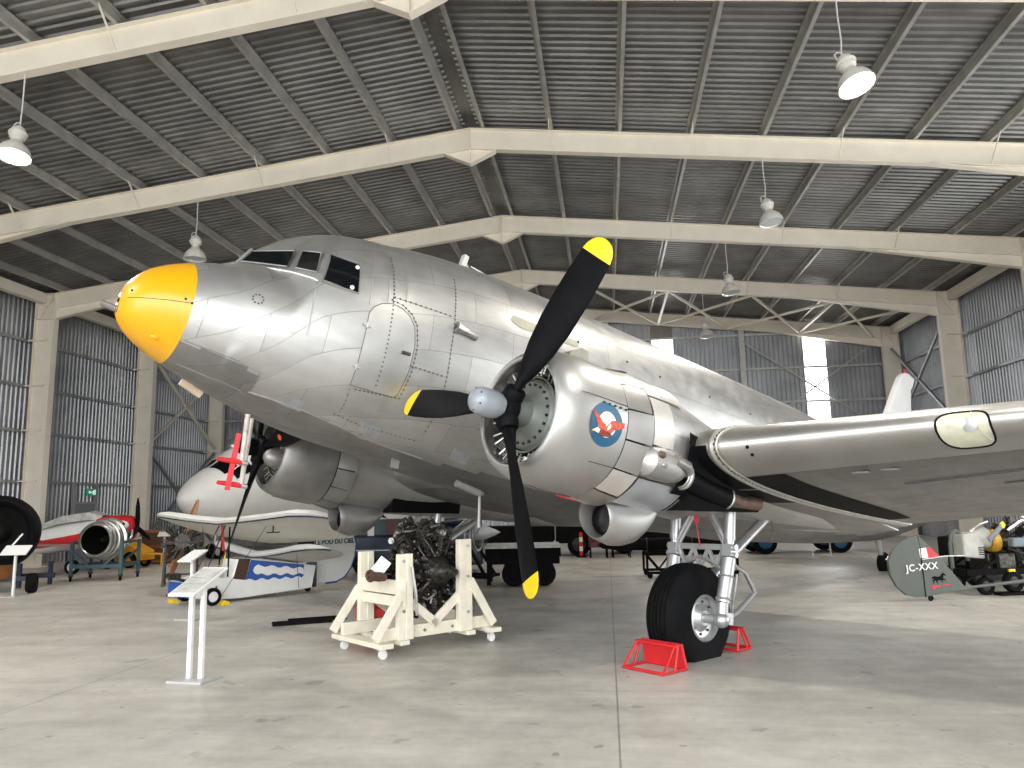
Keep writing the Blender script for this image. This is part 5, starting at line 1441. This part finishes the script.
def left_side():
    # turbojet on a teal stand
    rz = math.atan2(.91, -.414) - PI / 2
    e = thing('engine_trolley', 'teal steel trolley on castors carrying the jet engine by the left wall', 'trolley', (-12.64, 18.05, 0), rad(10))
    for x in (-.60, .60):
        for y in (0, 1.0):
            f = MB(); f.box((x, y, .55), (.07, .07, .84)); f.build('post', M['teal'], e)
            f = MB(); f.lathe([(-.025, .02), (-.025, .07), (.025, .07), (.025, .02)], (x, y, .07), (1, .3, 0), 18, cap=True); c = f.build('castor', M['blackmat'], e, 40)
            f = MB(); f.box((x, y, .13), (.08, .09, .05)); f.build('castor_fork', M['dark_steel'], c)
    for y in (0, 1.0):
        f = MB(); f.box((0, y, .36), (1.2, .06, .09)); f.build('cross_beam', M['teal'], e)
        f = MB(); f.bar((-.58, y, .72), (-.2, y, .40), .05, .05); f.build('diagonal', M['teal'], e); f = MB(); f.bar((.58, y, .72), (.2, y, .40), .05, .05); f.build('diagonal', M['teal'], e)
    for x in (-.60, .60):
        f = MB(); f.box((x, .5, .36), (.06, 1.0, .08)); f.build('side_beam', M['teal'], e); f = MB(); f.box((x, .5, .93), (.05, 1.0, .06)); f.build('side_beam', M['teal'], e)
    j = thing('jet_engine', 'silver ringed jet engine with black round intake lying on the teal trolley', 'engine', (-12.64, 18.05, 1.0), rad(10))
    j.scale = (1.12, 1.12, 1.12)
    a = (.05, 1, 0)
    f = MB().lathe([(.02, .31), (-.10, .315), (-.12, .33), (-.12, .36), (-.10, .38), (-.02, .385), (0, .41), (.06, .41), (.07, .39), (.13, .39), (.14, .43), (.20, .43), (.21, .41), (.34, .42), (.36, .47), (.42, .47), (.43, .42)], (0, 0, 0), a, 40); f.build('intake_rings', M['steel'], j, 25)
    f = MB().lathe([(-.1, .315), (.3, .28), (.6, .1), (.6, .001)], (0, 0, 0), a, 36); f.build('intake_duct', M['blackmat'], j, 40)
    f = MB().lathe([(.15, .001), (.17, .03), (.22, .05), (.4, .08)], (0, 0, 0), a, 16); f.build('bullet', M['dark_steel'], j, 40)
    f = MB().lathe([(.43, .42), (.6, .38), (.8, .33), (.95, .27), (1.0, .25), (1.0, .001)], (0, 0, 0), a, 32); f.build('casing', M['dark_steel'], j, 30)
    rnd = random.Random(3)
    for k in range(18):
        t = rnd.uniform(.4, .65); b = rnd.uniform(0, 2 * PI); p = V((cos(b) * .42, t, sin(b) * .42)); f = MB()
        f.tube([p, p + V((0, .12, .03)), V((cos(b + .5) * .43, t + .2, sin(b + .5) * .43))], rnd.uniform(.012, .04), 7); f.build('pipe', M[rnd.choice(['steel', 'silver', 'oily'])], j, 40)
    # black engine at the edge
    e = thing('black_engine_cowl', 'large black round engine pod cut by the left edge, above a small rubber wheel', 'engine', (-13.15, 15.35, 0), rad(0))
    ax = V((.55, -.83, 0))
    f = MB().lathe([(.1, .60), (.0, .66), (-.02, .70), (0, .74), (.12, .79), (.5, .82), (1.1, .78), (1.8, .55), (1.81, .001)], V((0, 0, 1.28)), -ax, 44); c = f.build('cowl', M['black'], e, 35)
    f = MB().lathe([(.05, .65), (.35, .6), (.5, .2), (.5, .001)], V((0, 0, 1.28)), -ax, 36); f.build('cowl_lining', M['blackmat'], e, 35)
    f = MB().lathe([(.10, .001), (.12, .08), (.3, .2), (.5, .24)], V((0, 0, 1.28)), -ax, 20); f.build('hub', M['dark_steel'], e, 40)
    f = MB(); f.bar(V((.42, .02, 1.02)), V((.58, .10, 1.26)), .05, .03); f.build('white_fitting', M['white'], e)
    f = MB(); f.box((.42, -.08, .90), (.20, .1, .07)); f.build('red_fitting', M['red'], e); 
    f = MB()
    for x, y in ((-.5, .0), (.45, .25), (-.2, .9), (.6, 1.0)):
        f.bar((x, y, .62), (x, y, .10), .07, .07)
    f.bar((-.6, .0, .3), (.7, .3, .3), .07, .1); f.bar((-.3, .9, .3), (.7, 1.0, .3), .07, .1); f.build('cradle', M['blue2'], e)
    f = MB(); f.box((-.05, .1, .45), (.6, .5, .3)); f.build('timber_block', M['brownwood'], e)
    wheel(e, (.78, .22, .21), (.85, .5, 0), .21, .20, M['dark_steel'])
    # light aircraft
    e = thing('red_white_light_aircraft', 'red and white light aeroplane by the left wall, behind the jet engine', 'airplane', (-13.55, 21.0, 0), math.atan2(-.10, -1))
    f = MB(); T = [(0, 1.22, .22, .20), (.06, 1.22, .33, .30), (.3, 1.22, .37, .36), (.8, 1.20, .38, .40), (1.0, 1.18, .38, .42), (1.8, 1.04, .42, .42), (2.6, .92, .38, .36), (3.6, .80, .27, .24), (4.6, .74, .14, .12)]
    R_ = lambda T: [[V((x, h * sin(2 * PI * k / 28) * 1, z + v * cos(2 * PI * k / 28))) for k in range(28)] for x, z, v, h in T]
    f.loft(R_(T[4:])); fu = f.build('fuselage', M['white'], e, 40)
    f = MB(); f.loft(R_(T[:5])); cw = f.build('engine_cowl', M['red'], e, 40)
    f = MB(); f.ball((.5, -.30, 1.30), .19, 12, 8, (1.2, .5, .8)); f.ball((.28, .3, 1.3), .2, 12, 8, (1.2, .5, .7)); f.ball((.22, .33, 1.02), .14, 12, 8, (1, .4, .8)); f.build('white_patches', M['white'], cw, 40)
    for s in (-1, 1):
        f = MB(); f.loft([[V((x, s * (h * math.sqrt(max(1 - ((zz - z) / v) ** 2, 0)) + .006), zz)) for zz in (z - v * .05, z - v * .35, z - v * .6)] for x, z, v, h in T[4:]], open_=True); f.build('cheat_line', M['red'], fu, 40)
    f = MB(); f.loft([[V((x, y, z)) for y, z in ((-.40 * q, zz - .05), (-.34 * q, zz + .16 * q), (0, zz + .2 * q), (.34 * q, zz + .16 * q), (.40 * q, zz - .05))] for x, zz, q in ((.9, 1.5, .5), (1.2, 1.52, 1), (2.0, 1.42, 1), (2.8, 1.22, .6))], open_=True); f.build('canopy_cover', M['panelgrey'], e, 40)
    f = MB(); f.prism([(.9, 0), (2.1, 0), (2.0, 3.2), (1.75, 3.5), (1.2, 3.5), (1.05, 3.2)], lambda a, b, c: V((a, b + .3, .80 + .06 * b + c)), (-.06, .06)); w1 = f.build('wing', M['white'], e, bevel=.03)
    f = MB(); f.bar((.97, .6, .835), (1.1, 3.4, 1.0), .12, .10, (0, 0, 1)); f.build('wing_stripe', M['red'], w1)
    f = MB(); f.prism([(.9, 0), (2.1, 0), (2.0, -3.2), (1.2, -3.2)], lambda a, b, c: V((a, b - .3, .80 - .06 * b + c)), (-.06, .06)); f.build('wing', M['white'], e, bevel=.03)
    f = MB(); f.prism([(3.9, .8), (4.35, 1.45), (4.6, 1.45), (4.65, .75)], lambda a, b, c: V((a, c, b)), (-.04, .04)); t = f.build('tail_fin', M['white'], e, bevel=.015)
    f = MB(); f.bar((4.0, 0, .92), (4.36, 0, 1.45), .10, .07, (0, 1, 0)); f.build('fin_stripe', M['red'], t)
    for a in (4, 124, 244):
        f = MB(); d = V((0, sin(rad(a)), cos(rad(a)))); f.tube([V((-.06, 0, 1.22)) + d * q for q in (.0, .25, .6, .85)], [.05, .07, .06, .02], 8); f.build('propeller_blade', M['black'], cw, 50)
    f = MB(); f.ball((-.06, 0, 2.09), .05, 8, 6, (.4, 1, 1)); f.build('blade_tip', M['ptip'], cw)
    for y in (-.9, .9):
        f = MB(); f.tube([(1.3, y, .84), (1.25, y, .2)], .04, 8); f.build('undercarriage_leg', M['dark_steel'], e); wheel(e, (1.25, y, .2), (0, 1, 0), .2, .12, M['white'])
    f = MB(); f.tube([(4.4, 0, .75), (4.55, 0, .09)], .025, 6); f.ball((4.55, 0, .08), .08, 10, 8, (1, .5, 1)); f.build('tail_wheel', M['rubber'], e)
    # yellow trailer
    e = thing('yellow_ground_trailer', 'small yellow equipment trailer with sloping top beside the column on the left', 'trailer', (-14.35, 22.3, 0), rad(-8))
    f = MB(); f.prism([(-.45, .22), (-.45, .80), (-.30, .84), (.42, .50), (.45, .22)], lambda a, b, c: (a, c, b), (-.32, .32)); b = f.build('body', M['yellow'], e, bevel=.02)
    f = MB(); f.prism(arc((.08, .22), .26, 0, 180, 12), lambda a, b, c: (a, c, b), (-.335, -.325)); f.build('wheel_arch', M['blackmat'], b)
    for y in (-.34, .34):
        wheel(e, (.08, y, .21), (0, 1, 0), .21, .12, M['yellow'])
    f = MB(); f.bar((.4, -.2, .42), (1.0, 0, .40), .05, .05); f.bar((.4, .2, .42), (1.0, 0, .40), .05, .05); f.bar((.9, 0, .40), (1.15, 0, .40), .06, .06); f.tube([(.95, 0, .4), (.95, 0, .03)], .03, 8); f.build('tow_bar', M['yellow'], e)


M['blue2'] = pbr('dark_cradle', (.012, .02, .035), .5, 0, .2, 5)


def middle_back():
    # navy van behind the timber stand
    e = thing('navy_van', 'navy blue vintage car with white roof and curtained windows behind the timber stand', 'car', (-4.85, 19.45, 0), rad(4))
    body = [(-1.75, .22), (-1.75, .98), (1.55, .98), (1.75, .80), (1.75, .22)]
    f = MB(); f.prism(body, lambda a, b, c: (a, c, b), (-.75, .75)); b = f.build('body', M['navy'], e, bevel=.06)
    f = MB(); f.prism([(-1.72, .97), (-1.66, 1.36), (1.05, 1.36), (1.40, .97)], lambda a, b, c: (a, c, b), (-.68, .68)); f.build('glasshouse', M['vanglass'], e, bevel=.03)
    f = MB(); f.prism([(-1.75, 1.36), (-1.70, 1.45), (-1.3, 1.52), (.8, 1.52), (1.1, 1.44), (1.12, 1.36)], lambda a, b, c: (a, c, b), (-.72, .72)); f.build('roof', M['white'], e, bevel=.04)
    for x in (-1.02, -.08, .72):
        f = MB(); f.box((x, -.69, 1.17), (.16, .05, .42)); f.build('window_pillar', M['white'], e)
    f = MB(); 
    for k in range(8):
        f.box((-.62 + .05 * k, -.69 - .004 * (k % 2), 1.17), (.048, .02, .36))
    f.build('curtain', M['maroon'], e)
    for x in (-1.15, 1.1):
        for y in (-.72, .72):
            wheel(e, (x, y, .3), (0, 1, 0), .3, .16, M['silver'])
    f = MB(); f.bar((-.1, -.77, .78), (.05, -.77, .78), .02, .02); f.bar((-1.75, -.76, .62), (1.7, -.76, .62), .01, .025); f.build('door_handle', M['silver'], e)
    # flat trailer
    e = thing('flatbed_trailer', 'low flatbed trailer with pale deck and dark chassis behind the lower propeller blade', 'trailer', (-1.82, 16.6, 0), rad(6))
    f = MB(); f.box((0, 0, .80), (1.56, 1.3, .05)); f.build('deck', M['panelgrey'], e)
    f = MB(); f.box((0, -.5, .68), (1.56, .1, .18)); f.box((0, .5, .68), (1.56, .1, .18))
    for x in (-.7, 0, .7):
        f.box((x, 0, .66), (.1, 1.0, .12))
    f.build('chassis', M['blackmat'], e)
    for x in (-.2, .42):
        for y in (-.45, .45):
            wheel(e, (x, y, .25), (0, 1, 0), .25, .18, M['blackmat'])
    f = MB(); f.box((0, -.56, .55), (1.5, .03, .2)); f.build('side_skirt', M['blackmat'], e)
    for y in (-.4, .4):
        f = MB(); f.bar((-.72, y, .62), (-.72, y, .02), .08, .08); f.build('landing_leg', M['blackmat'], e)
    # jet engine with pale cone
    e = thing('jet_engine_with_cone', 'dark jet engine with pale pointed exhaust cone on a stand beside the flatbed', 'engine', (-3.3, 17.9, 0), rad(-10))
    f = MB().lathe([(-1.0, .001), (-1.0, .24), (-.7, .32), (-.1, .36), (.22, .36), (.22, .001)], (0, 0, .98), (1, 0, 0), 28); f.build('casing', M['navy'], e, 35)
    for x in (.12, .24, .30):
        f = MB(); f.torus((x, 0, .98), (1, 0, 0), .37 - .02 * (x > .28), .03, 32, 8); f.build('flange_ring', M['steel'], e, 40)
    f = MB().lathe([(.25, .2), (.3, .19), (.5, .15), (.72, .07), (.86, .001)], (0, 0, 1.04), (1, 0, 0), 22); f.build('exhaust_cone', M['cone'], e, 40)
    f = MB()
    for y in (-.35, .35):
        f.bar((-.7, y, .06), (.7, y, .06), .07, .07); f.bar((-.6, y, .06), (-.2, y * .8, .7), .06, .06); f.bar((.6, y, .06), (.2, y * .8, .7), .06, .06)
    f.bar((-.6, -.35, .06), (-.6, .35, .06), .07, .07); f.bar((.6, -.35, .06), (.6, .35, .06), .07, .07); f.build('engine_cradle', M['blackmat'], e)
    f = MB(); f.tube([(-.6, -.3, .8), (-.2, -.42, 1.05), (.1, -.40, 1.25), (.2, -.2, 1.36)], .05, 8); f.build('bleed_pipe', M['steel'], e, 40)
    for k in range(9):
        f = MB(); a = rad(150 + 26 * k); f.lathe([(0, .001), (0, .06), (.2, .06), (.2, .001)], (-.5 + .1 * (k % 4), -.38 * abs(cos(a)) - .02, .98 + .33 * sin(a)), (1, 0, 0), 10); f.build('accessory', M[('oily', 'steel', 'dark_steel')[k % 3]], e, 40)
    # black truss trolley
    e = thing('black_truss_trolley', 'low black steel trolley with truss sides behind the near landing gear', 'trolley', (1.55, 17.9, 0), rad(3))
    for y in (-.4, .4):
        f = MB(); f.bar((-.75, y, .52), (1.2, y, .52), .05, .06); f.bar((-.75, y, .12), (1.2, y, .12), .05, .06)
        for k in range(6):
            x = -.75 + .325 * k; f.bar((x, y, .12 if k % 2 else .52), (x + .325, y, .52 if k % 2 else .12), .035, .035)
        f.bar((-.75, y, .1), (-.75, y, .54), .05, .05); f.bar((1.2, y, .1), (1.2, y, .54), .05, .05); f.build('truss_side', M['blackmat'], e)
    for x in (-.7, 1.15):
        f = MB(); f.bar((x, -.4, .52), (x, .4, .52), .05, .05); f.build('cross_member', M['blackmat'], e)
        for y in (-.4, .4):
            f = MB(); f.lathe([(-.03, .02), (-.03, .06), (.03, .06), (.03, .02)], (x, y, .06), (0, 1, 0), 16, cap=True); f.build('castor', M['rubber'], e, 40)
    c = thing('black_drop_tank', 'long dark cylinder lying on the black truss trolley', 'tank', (1.35, 17.9, .57))
    f = MB().lathe([(-1.6, .001), (-1.5, .08), (-1.2, .12), (-.4, .14), (.7, .14), (1.1, .11), (1.4, .05), (1.45, .001)], (0, 0, .14), (1, 0, 0), 20); f.build('tank_body', M['blackmat'], c, 40)
    for x in (-.5, .5):
        f = MB(); f.torus((x, 0, .14), (1, 0, 0), .14, .012, 20, 6); f.build('strap', M['dark_steel'], c)
    # maroon chairs, barrier, lorry, tractor, trestle
    ch = thing('maroon_armchair', 'maroon padded chair far under the silver fuselage, left one of two', 'chair', (-.32, 24.0, 0), rad(5), 'maroon chairs at the back')
    f = MB(); f.box((0, 0, .38), (.56, .5, .14)); f.build('seat', M['maroon'], ch, bevel=.03)
    f = MB(); f.box((0, .22, .66), (.56, .12, .5)); f.build('backrest', M['maroon'], ch, bevel=.03)
    for x in (-.25, .25):
        for y in (-.22, .22):
            f = MB(); f.box((x, y, .16), (.04, .04, .32)); f.build('leg', M['blackmat'], ch)
    d = dup(ch, (.36, 24.1, 0), 'maroon padded chair far under the silver fuselage, right one of two')
    cn = thing('barrier_post', 'red and white striped post beside the far maroon chairs', 'post', (-.85, 24.2, 0))
    for k in range(5):
        f = MB().lathe([(.05 + .14 * k, .001), (.05 + .14 * k, .055), (.19 + .14 * k, .055), (.19 + .14 * k, .001)], (0, 0, 0), (0, 0, 1), 14); f.build('band', M['red'] if k % 2 == 0 else M['white'], cn, 40)
    f = MB().lathe([(0, .001), (0, .16), (.05, .14), (.05, .001)], (0, 0, 0), (0, 0, 1), 18); f.build('foot', M['blackmat'], cn, 40)
    def truck(lb, loc, rz, L=3.8, hh=1.15, col='blackmat', hub='dark_steel'):
        e = thing('lorry', lb, 'truck', loc, rz)
        f = MB(); f.prism([(-L / 2, .45), (-L / 2, hh), (L * .16, hh), (L * .16, .45)], lambda a, b, c: (a, c, b), (-.8, .8)); f.build('load_bed', M[col], e, bevel=.03)
        f = MB(); f.prism([(L * .18, .4), (L * .18, hh + .2), (L * .30, hh + .25), (L * .36, .95), (L / 2, .88), (L / 2, .4)], lambda a, b, c: (a, c, b), (-.75, .75)); f.build('cab', M[col], e, bevel=.05)
        f = MB(); f.prism([(L * .20, .98), (L * .21, hh + .16), (L * .29, hh + .18), (L * .335, .98)], lambda a, b, c: (a, c, b), (-.76, .76)); f.build('cab_windows', M['glass'], e)
        for x in (-L * .3, L * .36):
            for y in (-.72, .72):
                wheel(e, (x, y, .36), (0, 1, 0), .36, .2, M[hub])
        return e
    truck('dark army lorry standing far back under the silver fuselage and oil cooler', (1.6, 26.2, 0), rad(2))
    truck('dark lorry with blue wheels far behind the landing gear, seen under the fuselage', (5.9, 25.4, 0), rad(184), hub='blue3', L=3.4)
    truck('dark low lorry behind the flatbed and pale cone', (-2.4, 25.4, 0), rad(2), L=4.0, hh=.95)
    truck('black lorry behind the grey lettered tail, below the wing edge', (8.1, 16.5, 0), rad(-40), L=2.6, hh=.85)
    t = thing('white_trestle', 'small white two-legged trestle on the open floor far under the fuselage', 'trestle', (6.0, 23.15, 0), rad(10))
    for x in (-.26, .26):
        f = MB(); f.tube([(x, 0, .02), (x, .02, .46)], .022, 8); f.build('leg', M['standw'], t, 40)
        f = MB(); f.box((x, 0, .012), (.05, .34, .02)); f.build('foot', M['standw'], t)
    f = MB(); f.box((0, .02, .47), (.66, .06, .04)); f.build('rail', M['standw'], t); f = MB(); f.tube([(-.26, 0, .06), (.26, 0, .06)], .012, 6); f.build('stretcher', M['standw'], t)


M['vanglass'] = glass_mat('van_glass', (.10, .13, .14), .1)
M['blue3'] = pbr('blue_wheel', (.01, .08, .17), .5, 0, .1, 5)


def right_side():
    rz = math.atan2(.25, .97)
    e = thing('autogyro_tail', 'olive grey aircraft tail with white lettering and a red-white flag, standing under the silver wing', 'airplane', (5.07, 13.44, 0), rz)
    rudder = [(-.05, .07), (-.22, .07), (-.39, .11), (-.54, .25), (-.63, .43), (-.645, .63), (-.57, .79), (-.47, .89), (-.37, .96), (-.25, 1.01), (-.14, 1.035), (-.10, 1.03), (-.07, .84)]
    fin = [(-.045, .07), (-.06, .84), (-.085, 1.03), (-.06, 1.02), (0, .97), (.11, .85), (.25, .69), (.44, .47), (.64, .22), (.74, .19), (.74, .165), (.15, .10)]
    up = lambda a, b, c: V((a, c, b))
    f = MB(); f.prism(rudder, up, (-.03, .03)); ru = f.build('rudder', M['army'], e, bevel=.008)
    f = MB(); f.prism(fin, up, (-.025, .025)); fi = f.build('fin', M['army'], e, bevel=.006)
    f = MB(); f.tube([(.70, 0, .185), (1.5, 0, .24), (2.6, 0, .32)], [.02, .028, .05], 10); f.build('tail_boom', M['army'], e, 40)
    f = MB(); f.tube([(-.055, -.034, .06), (-.072, -.034, .86)], .008, 5); f.build('hinge_line', M['blackmat'], fi)
    f = MB(); f.quad(*[V((a, -.034, b)) for a, b in ((-.085, .68), (-.10, .83), (.03, .845), (.055, .685))]); f.build('flag_white', M['white'], fi)
    f = MB(); f.quad(*[V((a, -.034, b)) for a, b in ((.055, .685), (.03, .845), (.105, .85), (.245, .70))]); f.build('flag_red', M['red'], fi)
    a = rad(3.5); lettering('JC-XXX', .150, M['white'], fi, Matrix(((cos(a), -sin(a), 0, -.355), (0, 0, -1, -.045), (sin(a), cos(a), 0, .475), (0, 0, 0, 1))), .0025, 1.12)
    hs = [(-.13, .02), (-.085, .045), (-.03, .035), (.02, .04), (.05, .075), (.075, .105), (.085, .085), (.125, .06), (.115, .045), (.08, .05), (.07, .01), (.11, -.01), (.125, -.045), (.105, -.02), (.06, -.02), (.055, -.075), (.04, -.03), (-.02, -.02), (-.035, -.045), (-.02, -.085), (-.055, -.05), (-.06, -.015), (-.09, -.035), (-.10, -.085), (-.115, -.03), (-.08, .01), (-.12, .0)]
    f = MB(); f.quad(*[V((.21 + p, -.031, .345 + q)) for p, q in hs]); f.build('horse_emblem', M['blackmat'], fi)
    f = MB()
    for k, (x, w) in enumerate(((.10, .05), (.17, .10), (.28, .035), (.35, .09))):
        f.box((x + .0, -.030, .215 + .01 * k), (w, .004, .022 if k else .07))
    f.build('red_writing', M['red'], fi)
    f = MB(); f.tube([(.0, 0, .10), (.05, 0, .04)], .012, 6); f.build('tail_wheel_fork', M['dark_steel'], e)
    f = MB(); f.torus((.05, 0, .045), (0, 1, 0), .03, .018, 16, 8); f.build('tail_wheel', M['rubber'], e, 40)
    f = MB(); f.tube([(-.09, -.02, .655), (.35, -.03, .70), (.68, -.05, .70)], .008, 6); f.build('control_rod', M['standw'], e)
    # engine trolley at the right edge
    e = thing('engine_test_rig', 'black engine rig with pale spinner, yellow hub and hoop at the right edge', 'engine', (6.75, 14.65, 0), rad(12))
    f = MB().lathe([(-.48, .05), (-.40, .10), (-.1, .17), (.0, .19), (.0, .001)], (-.28, -.1, .93), (1, 0, .08), 20); f.build('pale_spinner', M['rigcowl'], e, 40)
    f = MB(); f.prism([(-.78, .62), (-.78, 1.0), (-.52, 1.04), (-.40, .86), (-.40, .58)], lambda a, b, c: V((a, c - .1, b)), (-.15, .15)); f.build('pale_cowl', M['rigcowl'], e, bevel=.03)
    f = MB()
    for k in range(5):
        f.box((-.47, -.255, .66 + .03 * k), (.10, .01, .014))
    f.build('cowl_vents', M['blackmat'], e)
    f = MB().lathe([(0, .001), (0, .17), (.04, .2), (.14, .2), (.18, .15), (.18, .001)], (-.26, -.12, .87), (1, 0, .06), 20); f.build('yellow_hub', pbr('ochre_hub', (.50, .27, .02), .45, .1, .2, 8), e, 35)
    f = MB(); f.bar((-.38, -.35, .90), (-.06, -.30, 1.16), .09, .03, (0, 1, .3)); bl = f.build('propeller_blade', M['slate'], e, bevel=.01)
    f = MB(); f.bar((-.10, -.306, 1.127), (-.04, -.296, 1.176), .092, .034, (0, 1, .3)); f.build('blade_tip', M['ptip'], bl)
    f = MB(); f.tube([(-.92, -.1, .25), (-.92, -.1, .85), (-.88, -.1, 1.0), (-.80, -.1, 1.06), (-.70, -.1, 1.0), (-.66, -.1, .85), (-.62, -.1, .55)], .035, 10); f.build('hoop', M['army'], e, 40)
    radial_engine(e, (.28, 0, .85), (-1, -.15, .05), .42, 7, 1, mats=('oily', 'dark_steel', 'oily'), clutter=24, seed=8)
    f = MB(); f.box((.12, -.42, .86), (.36, .14, .16)); f.build('blue_grey_box', M['slate'], e, bevel=.03)
    for p in (((.1, -.2, 1.05), (.3, -.3, 1.22), (.55, -.3, 1.12)), ((-.55, -.1, 1.02), (-.40, -.15, 1.16), (-.2, -.1, 1.2)), ((.5, -.35, 1.25), (.6, -.4, .9), (.65, -.4, .4)), ((.3, -.3, 1.28), (.55, -.35, 1.1), (.7, -.4, 1.0)), ((.0, -.3, .75), (.15, -.48, .66), (.5, -.48, .68)), ((.42, -.4, .7), (.5, -.45, .45), (.62, -.5, .12))):
        f = MB(); f.tube(p, .028, 8); f.build('pipe', M['steel' if p[0][2] > 1 else 'dark_steel'], e, 40)
    f = MB()
    for y in (-.4, .4):
        f.bar((-.9, y, .38), (1.0, y, .38), .08, .1); f.bar((-.9, y, .25), (-.3, y, .6), .05, .05); f.bar((.2, y, .38), (.35, y, .8), .05, .05); f.bar((.6, y, .38), (.6, y, .05), .06, .06)
    f.bar((-.9, -.4, .38), (-.9, .4, .38), .08, .1); f.bar((1.0, -.4, .38), (1.0, .4, .38), .08, .1); f.bar((-.3, -.4, .55), (-.3, .4, .55), .06, .3); f.build('rig_frame', M['blackmat'], e)
    f = MB(); f.box((-.15, -.05, .5), (.5, .5, .35)); f.build('battery_box', M['oily'], e, bevel=.02)
    f = MB(); f.box((-.12, -.46, .40), (.10, .05, .05)); f.build('yellow_tag', M['ptip'], e)
    f = MB(); f.box((.62, -.52, .45), (.05, .02, .20)); f.build('red_plate', M['red'], e)
    for y in (-.46, .46):
        wheel(e, (-.12, y, .215), (0, 1, 0), .17, .14, M['dark_steel'])
        wheel(e, (-.55, -y * .8, .15), (0, 1, 0), .15, .10, M['dark_steel'])
    f = MB(); f.box((-.12, -.46, .025), (.6, .2, .045)); f.build('wheel_block', M['blackmat'], e)


chocks(); front_stands(); engine_stand(); flying_flea(); white_airliner(); aero_engine(); left_side(); middle_back(); right_side()
# ------------------------------------------------------------------ light
def lights():
    w = bpy.data.worlds.new('sky'); SC.world = w; w.use_nodes = True
    bg = w.node_tree.nodes['Background']; bg.inputs[0].default_value = (.93, .97, 1, 1); bg.inputs[1].default_value = SKY
    def portal(loc, rot, sx, sy):
        l = bpy.data.lights.new('sky_portal', 'AREA'); l.shape = 'RECTANGLE'; l.size = sx; l.size_y = sy
        l.cycles.is_portal = True
        o = bpy.data.objects.new('sky_portal', l); COL.objects.link(o); o.location = loc; o.rotation_euler = rot
    portal((XC, YF - .1, 5), (rad(90), 0, 0), 32, 10.4)
    portal((XC + XW + .1, 11.75, 3.1), (rad(90), 0, rad(90)), 10.5, 6.2)
    for x, y, z, on in LAMPS:
        l = bpy.data.lights.new('lamp_spot', 'SPOT'); l.energy = LAMP_W * (1.0 if on else .7); l.spot_size = rad(150); l.spot_blend = .5; l.shadow_soft_size = .25; l.color = (1, .95, .87)  # lamps with unlit lenses get an added, weaker spot too
        o = bpy.data.objects.new('lamp_spot', l); COL.objects.link(o); o.location = (x, y, z - .06)
    SC.view_settings.view_transform = 'Standard'; SC.view_settings.look = 'None'
    SC.view_settings.exposure = EXPOSURE; SC.view_settings.gamma = 1; SC.view_settings.use_curve_mapping = False
    SC.cycles.use_denoising = True
    SC.cycles.max_bounces = 8; SC.cycles.diffuse_bounces = 5; SC.cycles.glossy_bounces = 4
    SC.cycles.sample_clamp_indirect = 8


EXPOSURE = 0.36
LAMP_W = 600
SKY = 4.8
lights()
